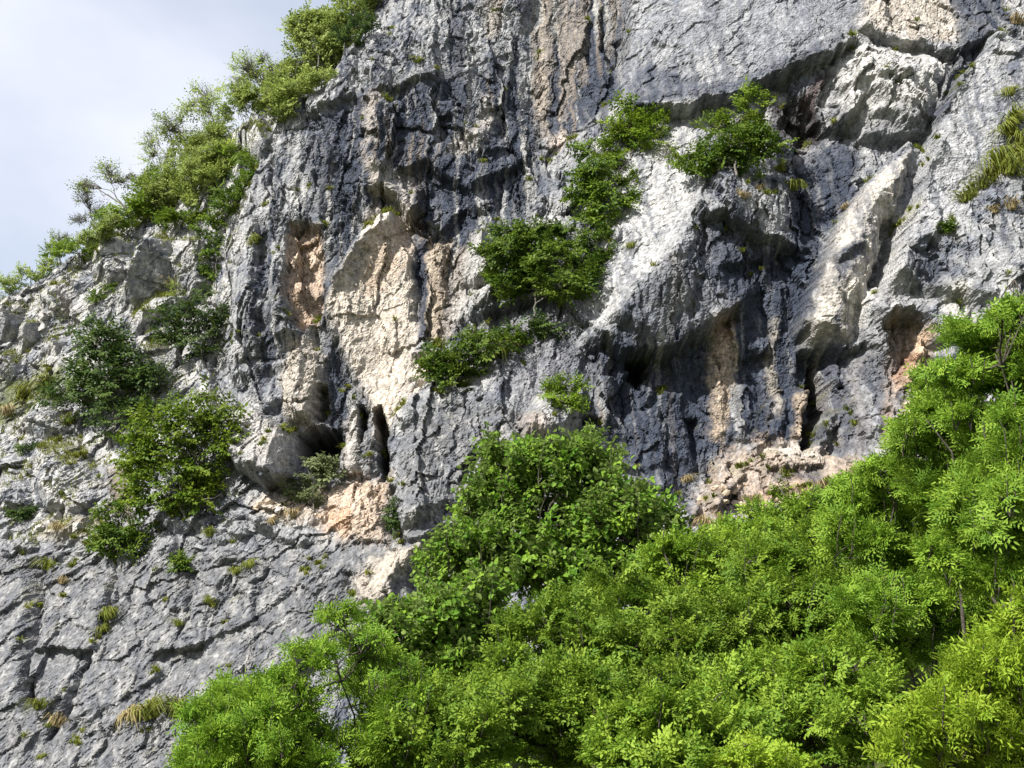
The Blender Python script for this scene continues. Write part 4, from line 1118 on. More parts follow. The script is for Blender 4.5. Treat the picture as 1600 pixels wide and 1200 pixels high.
G_FACE = 'shrubs rooted in the cliff face'
FACE = [  # label, kind, leaf colour, root, lobes, sprays, spray size, bare twigs
 ('large dark green bushy tree in the gully left of the main wall', 'shrub', 'ledge_dark', (175, 700), [(150, 545, 48, 40), (172, 600, 70, 50), (135, 620, 45, 40), (190, 655, 52, 42), (215, 600, 30, 35)], 330, 0.95, 4),
 ('bright green leafy tree leaning below the dark bushy tree of the left gully', 'shrub', 'ledge_light', (288, 815), [(292, 648, 55, 35), (258, 700, 55, 45), (312, 715, 50, 55), (262, 765, 55, 38), (325, 780, 50, 28), (240, 720, 30, 25)], 380, 0.95, 3),
 ('rounded mid green bush under the bright leaning tree', 'shrub', 'ledge_mid', (190, 892), [(185, 828, 40, 30), (190, 858, 36, 26), (165, 850, 22, 20)], 130, 0.8, 0),
 ('dark layered shrub clinging beside the left edge of the main wall', 'shrub', 'ledge_dark', (330, 585), [(298, 498, 42, 24), (332, 488, 32, 28), (308, 540, 50, 24), (285, 520, 25, 20)], 150, 0.85, 6),
 ('narrow green shrub hanging down the cleft between hillside and main wall', 'shrub', 'ledge_mid', (338, 455), [(352, 340, 24, 28), (336, 385, 24, 32), (334, 420, 20, 28)], 120, 0.75, 3),
 ('wide dark crowned tree with thin trunk on the middle ledge', 'shrub', 'ledge_mid', (832, 512), [(825, 385, 58, 34), (858, 412, 60, 40), (795, 418, 40, 24), (880, 448, 38, 34), (838, 358, 36, 18), (835, 440, 40, 22)], 430, 0.85, 5),
 ('dense green bush climbing the groove beside the white slab', 'shrub', 'ledge_mid', (955, 362), [(925, 262, 30, 30), (948, 318, 34, 34), (915, 298, 22, 28), (935, 345, 25, 16)], 190, 0.8, 3),
 ('light green small tree with bare dead stems above the white slab', 'shrub', 'ledge_light', (985, 250), [(985, 195, 32, 24), (1022, 205, 22, 30), (962, 212, 20, 18), (1000, 225, 26, 18)], 130, 0.75, 9),
 ('dense dark green bush on the ledge under the long overhang', 'shrub', 'ledge_mid', (1150, 275), [(1105, 250, 36, 24), (1150, 228, 46, 26), (1188, 230, 30, 24), (1130, 256, 40, 20)], 220, 0.75, 0),
 ('upright yellow green sapling rising from the dark ledge bush', 'shrub', 'ledge_light', (1150, 262), [(1174, 160, 24, 18), (1118, 196, 20, 20), (1162, 188, 26, 18), (1070, 250, 14, 12)], 90, 0.7, 5),
 ('spreading dark shrub along the ledge left of the notch below the middle tree', 'shrub', 'ledge_mid', (715, 625), [(705, 562, 38, 26), (750, 545, 36, 20), (698, 598, 28, 26), (682, 572, 20, 20)], 190, 0.75, 3),
 ('low dark bush right under the trunk of the middle ledge tree', 'shrub', 'ledge_dark', (862, 525), [(860, 512, 30, 14), (800, 520, 30, 12)], 70, 0.65, 0),
 ('yellow green shrub on top of the small perched block', 'shrub', 'ledge_light', (885, 645), [(892, 605, 24, 15), (880, 628, 24, 12)], 80, 0.6, 0),
 ('grey green shrub before the mouth of the lower left cave', 'shrub', 'grey', (490, 800), [(490, 742, 28, 16), (503, 724, 16, 12), (470, 765, 22, 14), (486, 785, 18, 12)], 100, 0.6, 6),
 ('small dark shrub at the left picture edge below the gully tree', 'shrub', 'ledge_dark', (38, 815), [(35, 795, 20, 15)], 40, 0.65, 3),
 ('small low dark tuft of leaves under the block on the left hillside', 'shrub', 'ledge_dark', (42, 710), [(42, 700, 18, 9)], 28, 0.55, 2),
 ('small olive shrub on the grey face below the bright leaning tree', 'shrub', 'ledge_mid', (288, 898), [(285, 880, 18, 14)], 36, 0.6, 0),
 ('narrow dark strip of ivy leaves beside the orange slab', 'shrub', 'ledge_dark', (617, 838), [(616, 805, 9, 28)], 36, 0.5, 0),
 ('bright fern like sprig under the small step of the right slab', 'shrub', 'ledge_mid', (1477, 368), [(1477, 355, 12, 10)], 24, 0.45, 0),
 ('leafless brown shrub on the rocks of the left hillside', 'sparse', 'grey', (112, 525), [(108, 485, 26, 26), (95, 470, 20, 20)], 14, 0.8, 40),
 ('yellowish shrub on the hillside boulder left of the main wall', 'sparse', 'sky_light', (278, 470), [(275, 445, 14, 12), (278, 462, 18, 12)], 40, 0.6, 5),
 ('thin leafless sapling standing on the white slab', 'sparse', 'grey', (1045, 275), [(1040, 240, 22, 24)], 22, 0.7, 14),
 ('tiny leafy sprig on the ledge behind the dry grass at right', 'shrub', 'ledge_light', (1225, 800), [(1220, 765, 14, 14), (1232, 785, 12, 10)], 30, 0.5, 3),
 ('leafy shrub filling the groove between the middle ledge tree and the climbing bush', 'shrub', 'ledge_mid', (915, 460), [(908, 420, 24, 26), (925, 392, 20, 20), (898, 450, 20, 16), (940, 372, 14, 12)], 120, 0.7, 4),
 ('thin twiggy shrub joining the climbing bush to the light tree above it', 'shrub', 'ledge_light', (972, 290), [(968, 262, 20, 18), (950, 238, 18, 16), (980, 280, 14, 12)], 70, 0.65, 8),
 ('low straggling shrub on the bright rock above the spreading dark shrub', 'shrub', 'ledge_light', (770, 555), [(775, 535, 22, 10), (745, 520, 18, 9), (805, 528, 20, 9)], 60, 0.6, 5),
 ('pale straggling shrub at the left foot of the middle ledge tree', 'shrub', 'ledge_light', (790, 470), [(772, 432, 16, 12), (788, 452, 18, 12)], 45, 0.6, 6),
 ('low green bush hanging over the left gully rocks', 'shrub', 'ledge_mid', (165, 480), [(152, 466, 18, 9), (172, 448, 10, 9)], 36, 0.55, 0),
]
for i, (lab, sp, mt, rt, ells, n, size, bare) in enumerate(FACE):
    p = on_face(*rt)
    L = []
    for (cx, cy, rx, ry) in ells:
        q = on_face(cx, cy); k = q[1] / FOC
        yy = min(q[1] - rx * k * 0.55, p[1] + 0.5)
        L.append((at(cx, cy, yy), (rx * k * 0.82, rx * k * 0.65, ry * k * 0.82)))
        for s in range(4 if n > 60 else 0):
            a = RNG.uniform(-0.6, 3.7); f = RNG.uniform(0.28, 0.5); q = RNG.uniform(0.8, 1.2)
            L.append((at(cx + rx * q * math.cos(a), cy - ry * q * math.sin(a), yy), (rx * k * f, rx * k * f, ry * k * f * 1.1)))
    grow('ledge_tree' if len(ells) > 4 else 'shrub', lab, 'tree' if len(ells) > 4 else 'shrub', p, L, sp, mt, int(n * 1.25), size, group=G_FACE, seed=i * 7 + 1, stem_r=0.07 if n > 200 else 0.035, bare=bare, shell=0.35, gap=-0.15, up=0.35, flat=0.5, bark='bark_grey', roll=0.45)

G_RIDGE = 'trees and bushes along the ridge'
RIDGE = [  # label, kind, colour, root, lobes, sprays, size, bare, behind the crest?
 ('dense light green tree at the top end of the ridge', 'shrub', 'sky_light', (575, 25), [(548, 22, 34, 36), (575, -12, 30, 30), (520, 45, 28, 28)], 260, 0.9, 10),
 ('loose topped green tree next below the top end of the ridge', 'shrub', 'sky_light', (505, 120), [(470, 45, 26, 28), (500, 72, 36, 34), (470, 95, 26, 28), (520, 90, 22, 24)], 240, 0.9, 14),
 ('airy pale tree with spreading bare limbs above the grey crest rock', 'sparse', 'sky_light', (425, 168), [(385, 112, 34, 20), (412, 128, 32, 28), (370, 138, 22, 18), (430, 110, 18, 18)], 190, 1.0, 26),
 ('tall feathery tree left of the grey crest rock', 'sparse', 'sky_light', (350, 215), [(318, 148, 26, 16), (325, 175, 32, 18), (342, 195, 30, 18), (300, 165, 16, 12)], 200, 1.0, 14),
 ('leaning green tree on the ridge below the feathery one', 'sparse', 'sky_light', (312, 248), [(262, 190, 24, 12), (280, 208, 30, 16), (300, 225, 28, 18), (258, 205, 18, 10)], 190, 0.95, 12),
 ('slim tree with pale leafy top halfway along the ridge', 'sparse', 'sky_light', (268, 300), [(232, 220, 16, 14), (240, 245, 22, 16), (258, 272, 22, 18)], 120, 0.9, 16),
 ('sparse tree with bare crooked branches on the lower ridge', 'sparse', 'sky_light', (200, 335), [(168, 268, 20, 11), (188, 285, 20, 13), (135, 292, 14, 10)], 80, 0.9, 30),
 ('mostly leafless shrub low on the ridge above the outcrop', 'sparse', 'grey', (155, 372), [(132, 310, 18, 18), (150, 335, 18, 18), (120, 345, 14, 12)], 60, 0.8, 36),
 ('pale wispy shrub lowest but two on the ridge', 'sparse', 'sky_light', (98, 402), [(92, 375, 14, 14), (84, 392, 12, 10)], 60, 0.7, 10),
 ('round bright green bush on the crest above the left outcrop', 'shrub', 'ledge_light', (205, 362), [(200, 335, 34, 20), (175, 345, 22, 14), (225, 318, 26, 20)], 190, 0.8, 0),
 ('olive bush on the slope behind the left boulder', 'shrub', 'sky_light', (262, 340), [(258, 300, 30, 24), (285, 280, 26, 24), (240, 322, 20, 14)], 190, 0.85, 4),
 ('yellow green bush in the middle of the slope under the ridge trees', 'shrub', 'sky_light', (325, 300), [(312, 262, 36, 22), (340, 242, 28, 18), (345, 270, 24, 18)], 200, 0.85, 4),
 ('flat topped yellowish bush over the dark hillside face', 'shrub', 'ledge_light', (292, 362), [(285, 340, 34, 13), (262, 348, 16, 10)], 110, 0.75, 0),
 ('dark green bush against the upper left edge of the main wall', 'shrub', 'ledge_mid', (372, 330), [(378, 290, 26, 18), (358, 312, 26, 20), (392, 262, 16, 14), (385, 308, 18, 14)], 170, 0.75, 0),
 ('small yellow flowering bush under the grey crest rock', 'shrub', 'ledge_light', (385, 262), [(370, 238, 16, 10), (395, 240, 12, 12)], 60, 0.6, 0),
 ('tussocky green bush at the upper corner of the main wall', 'shrub', 'sky_light', (470, 175), [(440, 165, 24, 20), (462, 140, 26, 18), (505, 122, 24, 12)], 150, 0.75, 0),
 ('low green bush on the crest of the left outcrop', 'shrub', 'ledge_light', (128, 408), [(112, 395, 32, 12), (138, 382, 20, 14)], 110, 0.7, 3),
 ('low yellowish bush at the far left end of the ridge', 'shrub', 'sky_light', (50, 440), [(52, 428, 28, 9), (20, 445, 22, 10), (78, 415, 16, 10)], 120, 0.65, 3),
 ('tiny pale bush on the skyline at the left picture edge', 'sparse', 'sky_light', (15, 455), [(14, 440, 10, 9), (-12, 462, 14, 9)], 40, 0.6, 3),
 ('feathery green bush filling the gap under the airy pale tree', 'shrub', 'sky_light', (440, 200), [(412, 152, 26, 18), (388, 152, 22, 14), (436, 156, 20, 16), (370, 168, 16, 12)], 150, 0.8, 6),
 ('broad light green bush on the slope below the leaning tree', 'shrub', 'sky_light', (310, 285), [(290, 245, 30, 18), (320, 225, 28, 18), (352, 215, 24, 16)], 180, 0.8, 6),
 ('green bush on the slope below the slim tree', 'shrub', 'ledge_light', (255, 330), [(228, 300, 24, 16), (250, 285, 24, 16)], 130, 0.75, 5),
 ('yellowish thicket on the slope next to the grey crest rock', 'shrub', 'sky_light', (360, 262), [(340, 240, 20, 14), (362, 262, 18, 12), (330, 275, 22, 14)], 140, 0.75, 4),
 ('dry looking bush in the hollow above the left boulder', 'shrub', 'sky_light', (290, 330), [(310, 312, 24, 16), (330, 330, 20, 14), (300, 300, 20, 12)], 120, 0.75, 5),
 ('pale green bush just left of the bright crest bush', 'shrub', 'sky_light', (165, 385), [(150, 365, 22, 14), (170, 352, 18, 14), (135, 378, 16, 10)], 110, 0.7, 8),
 ('loose green bush between the two uppermost ridge trees', 'shrub', 'sky_light', (530, 90), [(510, 48, 22, 22), (528, 72, 22, 18), (490, 40, 16, 16)], 140, 0.8, 10),
 ('light thicket along the rock edge under the loose topped tree', 'shrub', 'sky_light', (455, 160), [(440, 132, 22, 18), (460, 118, 22, 18), (425, 148, 18, 14)], 140, 0.75, 6),
 ('shaded green bush in the cleft below the upper corner bush', 'shrub', 'ledge_dark', (545, 70), [(548, 62, 20, 18), (570, 40, 18, 16)], 80, 0.7, 0),
]
for i, (lab, sp, mt, rt, ells, n, size, bare) in enumerate(RIDGE):
    p = on_face(*rt); d = crest_depth(rt[0])
    if p[1] > d + 1.0 or p[1] > 80: p = at(rt[0], rt[1], d)
    j = int(np.clip((p[0] - X0) / DX, 0, nx - 1))
    if p[2] > CREST[j] - 0.1: p = np.array([p[0], FC[j] + 0.3, CREST[j] - 0.1])
    L = []
    for (cx, cy, rx, ry) in ells:
        k = p[1] / FOC
        L.append((at(cx, cy, p[1] - 0.3), (rx * k, rx * k * 0.9, ry * k)))
        for s in range(2):
            a = RNG.uniform(0.0, 3.1); f = RNG.uniform(0.3, 0.5); q = RNG.uniform(0.8, 1.2)
            L.append((at(cx + rx * q * math.cos(a), cy - ry * q * math.sin(a), p[1] - 0.3), (rx * k * f, rx * k * f, ry * k * f * 1.3)))
    tree = bare >= 10
    grow('ridge_tree' if tree else 'ridge_bush', lab, 'tree' if tree else 'bush', p, L, sp, mt, int(n * 1.25), size * 0.85, group=G_RIDGE, seed=i * 5 + 300, stem_r=0.06 if tree else 0.03, bare=int(bare * 1.6) + 2, roll=0.6, shell=0.3, gap=-0.2, up=0.5, flat=0.8, bark='bark_grey', stems=3 if tree else 2)

# ------------------------------------------------------------------ loose stones on the ledges
import bmesh
def stone_mesh(seed, colr):
    rng = np.random.RandomState(seed)
    bm = bmesh.new()
    for q in unit(rng.normal(0, 1, (16, 3))) * rng.uniform(0.75, 1.0, (16, 1)) * np.array([1.0, 0.8, 0.62]):
        bm.verts.new(q)
    bmesh.ops.convex_hull(bm, input=bm.verts)
    for v in [v for v in bm.verts if not v.link_faces]: bm.verts.remove(v)
    me = bpy.data.meshes.new('rock'); bm.to_mesh(me); bm.free()
    a = me.color_attributes.new('stone', 'FLOAT_COLOR', 'POINT')
    a.data.foreach_set('color', np.tile(np.array((*colr, 1.0), np.float32), len(me.vertices)))
    me.materials.append(ROCK_MAT)
    return me
STONES = {'pale': [stone_mesh(500 + k, (0.36, 0.35, 0.335)) for k in range(5)], 'tan': [stone_mesh(520 + k, (0.40, 0.315, 0.24)) for k in range(5)], 'grey': [stone_mesh(540 + k, (0.22, 0.225, 0.24)) for k in range(5)]}
_sr = np.random.RandomState(31)
for (px, py, wx, wy, n, c, lo, hi) in ((450, 795, 50, 16, 16, 'tan', 5, 12), (430, 810, 35, 14, 8, 'pale', 6, 13), (105, 815, 45, 16, 9, 'pale', 6, 13), (360, 845, 50, 22, 12, 'grey', 6, 13),
                                       (1140, 775, 50, 22, 12, 'tan', 7, 15), (1230, 790, 60, 14, 9, 'pale', 6, 12), (1330, 745, 30, 14, 6, 'tan', 6, 12), (40, 500, 45, 30, 8, 'pale', 9, 16),
                                       (130, 470, 60, 25, 8, 'pale', 7, 13), (1410, 660, 30, 25, 6, 'tan', 8, 15), (660, 590, 20, 18, 4, 'pale', 6, 11), (60, 770, 50, 40, 8, 'grey', 8, 14)):
    for i in range(n):
        p = on_face(px + _sr.uniform(-wx, wx), py + _sr.uniform(-wy, wy))
        r = _sr.uniform(lo, hi) * p[1] / FOC
        o = link('rock', STONES[c][_sr.randint(5)], CLIFF)
        o.location = (p[0], p[1] - r * 0.1, p[2] + r * 0.1); o.scale = (r, r * 0.9, r * _sr.uniform(0.8, 1.2)); o.rotation_euler = tuple(_sr.uniform(-0.6, 0.6, 2)) + (_sr.uniform(0, 6.28),)

# ------------------------------------------------------------------ grass
def tuft_mesh(name, mat, rng, blades=70, h=0.6, hang=0.9):
    co, fa, ti = [], [], []
    for i in range(blades):
        a = rng.uniform(0, 6.28); b = np.array([math.cos(a), math.sin(a), 0])
        o = b * rng.uniform(0, 0.22); L = h * rng.uniform(0.6, 1.2); lean = rng.uniform(0.25, 1.0)
        sd = np.array([-b[1], b[0], 0]) * rng.uniform(0.012, 0.022)
        pts = [o, o + b * lean * L * .35 + UPZ * L * .55, o + b * lean * L * .8 + UPZ * L * (.75 - .35 * lean * hang), o + b * lean * L * 1.15 + UPZ * L * (.7 - .95 * lean * hang)]
        k = len(co)
        for q, w in zip(pts, (1, .9, .6, .12)):
            co += [q - sd * w, q + sd * w]
        t = rng.rand(); ti += [t] * 8
        for s in range(3):
            fa.append((k + 2 * s, k + 2 * s + 1, k + 2 * s + 3, k + 2 * s + 2))
    STAT['tris'] += len(fa) * 2
    return mesh_from(name, np.array(co), np.array(fa), M[mat], ti)
TUFTS = {c: [tuft_mesh('grass_tuft', c, np.random.RandomState(40 + 3 * k), 90) for k in range(3)] for c in ('blade', 'straw')}
GRASS = [  # px, py, radius px, colour, label
 (1238, 288, 15, 'blade', 'grass tuft on the rock corner right of the dark ledge bush'),
 (1160, 302, 12, 'straw', 'straw coloured tuft hanging under the dark ledge bush'),
 (1187, 292, 9, 'straw', 'small dry tuft between the dark ledge bush and the rock corner tuft'),
 (1222, 262, 11, 'blade', 'tuft of grass just above the rock corner tuft'),
 (1568, 246, 26, 'blade', 'biggest green grass clump on the right slab edge'),
 (1592, 218, 24, 'blade', 'green grass clump cut by the right picture edge'),
 (1535, 285, 18, 'blade', 'green grass clump at mid height of the right grass band'),
 (1510, 307, 14, 'blade', 'lowest tuft of the right grass band'),
 (1590, 182, 18, 'blade', 'uppermost green clump of the right grass band'),
 (1578, 142, 13, 'blade', 'tuft on the right slab above the grass band'),
 (1550, 268, 20, 'blade', 'green clump between the biggest clump and the mid height one on the right'),
 (1578, 262, 22, 'blade', 'clump below the biggest green clump of the right slab edge'),
 (1522, 298, 15, 'blade', 'second lowest green clump of the right grass band'),
 (1582, 200, 18, 'blade', 'clump just below the uppermost of the right grass band'),
 (1596, 240, 20, 'blade', 'green clump right of the biggest one, at the picture edge'),
 (1588, 28, 17, 'straw', 'brown dry tuft in the top right corner'),
 (1580, 318, 17, 'straw', 'straw tuft under the grass band at the right edge'),
 (1555, 326, 12, 'straw', 'smaller straw tuft left of the one at the right edge'),
 (240, 1108, 22, 'blade', 'tall grass tuft in the middle of the lowest ledge'),
 (208, 1112, 18, 'straw', 'yellowed grass tuft at the left end of the lowest ledge'),
 (272, 1104, 20, 'blade', 'greener grass tuft at the right end of the lowest ledge'),
 (86, 1122, 18, 'straw', 'hanging dry tuft in the diagonal crack at lower left'),
 (62, 1100, 12, 'blade', 'green tuft in the slope left of the hanging dry tuft'),
 (172, 958, 14, 'blade', 'grass tuft in the upright crack of the lower left face'),
 (160, 980, 9, 'blade', 'small tuft lower down in the upright crack'),
 (72, 880, 13, 'blade', 'green tuft under the pale blocks at left'),
 (98, 905, 11, 'straw', 'dry tuft beside the green tuft under the pale blocks'),
 (330, 832, 10, 'blade', 'small tuft right under the bright leaning tree'),
 (392, 880, 10, 'blade', 'bright small tuft on the upper lower-left face'),
 (368, 890, 8, 'blade', 'tiny tuft beside the bright small tuft of the lower face'),
 (325, 935, 8, 'blade', 'tiny dark tuft in the grey face under the olive shrub'),
 (278, 972, 8, 'blade', 'tiny tuft in a crevice above the dark lower ledge'),
 (460, 800, 13, 'straw', 'dry grass tuft among pale stones below the cave'),
 (425, 812, 10, 'straw', 'dry grass tuft at the left of the pale stones'),
 (772, 548, 15, 'blade', 'grass tuft on the rim right of the spreading dark shrub'),
 (800, 536, 12, 'straw', 'yellow tuft on the rim under the middle ledge tree'),
 (688, 536, 10, 'blade', 'tuft on the bright rock left of the spreading dark shrub'),
 (1322, 322, 8, 'straw', 'tiny tuft on the left side of the cream rib'),
 (1075, 745, 11, 'straw', 'dry tuft at the dark foot of the right wall'),
 (1100, 812, 15, 'straw', 'dry grass at the left end of the orange ledge'),
 (1125, 806, 12, 'straw', 'dry grass second from the left end of the orange ledge'),
 (1180, 778, 12, 'straw', 'dry grass below the middle of the orange ledge'),
 (1290, 752, 14, 'straw', 'dry grass below the cave slit of the right wall'),
 (1318, 742, 15, 'straw', 'thick dry grass at the right end of the orange ledge'),
 (1342, 732, 13, 'straw', 'rightmost dry grass of the orange ledge'),
 (1255, 766, 12, 'straw', 'dry grass left of the one below the cave slit'),
 (260, 440, 12, 'straw', 'yellow tuft on the hillside boulder'),
 (400, 375, 10, 'blade', 'dark tuft in a pocket of the main wall edge'),
 (985, 382, 8, 'blade', 'small dark tuft in the white slab'),
 (650, 92, 9, 'blade', 'small tuft on the high brow of the main wall'),
 (35, 612, 18, 'blade', 'grass clump on the left hillside meadow near the picture edge'),
 (75, 598, 16, 'blade', 'grass clump on the left hillside meadow near the dark tree'),
 (15, 640, 14, 'straw', 'dry clump at the picture edge below the meadow'),
 (108, 655, 12, 'blade', 'tuft on the crown of the pale hillside block'),
 (88, 820, 12, 'straw', 'dry tuft on the pale blocks at left'),
]
for i, (px, py, r, c, lab) in enumerate(GRASS):
    p = on_face(px, py + r * 0.6)
    o = link('grass_tuft', TUFTS[c][i % 3])
    s = (1.15 if c == 'straw' else 1.4) * r * p[1] / FOC / 0.42
    o.location = (p[0], p[1] - 0.05, p[2] - 0.05); o.scale = (s, s, s); o.rotation_euler = (0.35, 0, i * 1.3)
    o['label'] = lab; o['category'] = 'grass tuft'; o['group'] = 'grass tufts in the rock'

# turf on the hillside: blades standing on every patch of earth
def turf_mesh():
    rng = np.random.RandomState(8)
    w = turf * (PY < 90) * (over < 3) + 0.9 * (over > 0.1) * (over < 3)
    w = w * ((ppx > -60) & (ppx < 620))
    idx = np.flatnonzero(w.ravel() > 0.3)
    idx = rng.choice(idx, min(len(idx), 16000), replace=False)
    P = np.stack([XX.ravel()[idx], PY.ravel()[idx], PZ.ravel()[idx]], 1)
    P += rng.normal(0, 0.03, P.shape)
    a = rng.uniform(0, 6.28, len(P)); L = rng.uniform(0.12, 0.42, len(P))[:, None]
    b = np.stack([np.cos(a), np.sin(a), 0 * a], 1); s = np.stack([-np.sin(a), np.cos(a), 0 * a], 1) * 0.03
    tip = P + b * L * 0.5 + UPZ * L + np.array([0, -0.12, 0]) * L
    v = np.stack([P - s, P + s, tip], 1).reshape(-1, 3)
    f = np.arange(len(v)).reshape(-1, 3)
    me = mesh_from('hillside_grass', v, f, M['blade'], np.repeat(rng.rand(len(P)), 3))
    STAT['tris'] += len(f)
    o = link('hillside_grass', me); o['kind'] = 'stuff'; o['label'] = 'thin turf on the ledges of the left hillside'
turf_mesh()
def ledge_grass():
    rng = np.random.RandomState(9)
    w = np.clip(ledge_moss / 0.45, 0, 1) * (over <= 0) * (ppx > -20) * (ppx < 1620) * (ppy > -20) * (ppy < 1220) * (PY < 90) * (gnoise(XX * 0.8, ZZ * 0.8, 171) > 0.12)
    idx = np.flatnonzero(w.ravel() > 0.35)
    idx = rng.choice(idx, min(len(idx), 650), replace=False)
    C_ = np.stack([XX.ravel()[idx], PY.ravel()[idx], PZ.ravel()[idx]], 1)
    P = np.repeat(C_, 26, 0); n = len(P)
    P = P + rng.normal(0, 0.07, P.shape) * np.array([1, 0.4, 0.5])
    a = rng.uniform(0, 6.28, n); L = rng.uniform(0.10, 0.34, n)[:, None]
    b = np.stack([np.cos(a), np.sin(a), 0 * a], 1); s = np.stack([-np.sin(a), np.cos(a), 0 * a], 1) * 0.022
    m = P + b * L * 0.35 + UPZ * L * 0.6; tip = P + b * L * 0.9 + UPZ * L * 0.35 + np.array([0, -0.1, 0])
    v = np.stack([P - s, P + s, m + s * .7, m - s * .7, tip], 1).reshape(-1, 3)
    k = np.arange(n)[:, None] * 5
    f = np.concatenate([k + np.array([[0, 1, 2]]), k + np.array([[0, 2, 3]]), k + np.array([[3, 2, 4]])])
    t = np.repeat(np.repeat(rng.rand(len(C_)), 26), 5)
    STAT['tris'] += len(f)
    o = link('ledge_grass', mesh_from('ledge_grass', v, f, M['blade'], t)); o['kind'] = 'stuff'; o['label'] = 'thin grass in the cracks and on the ledges of the rock'
ledge_grass()

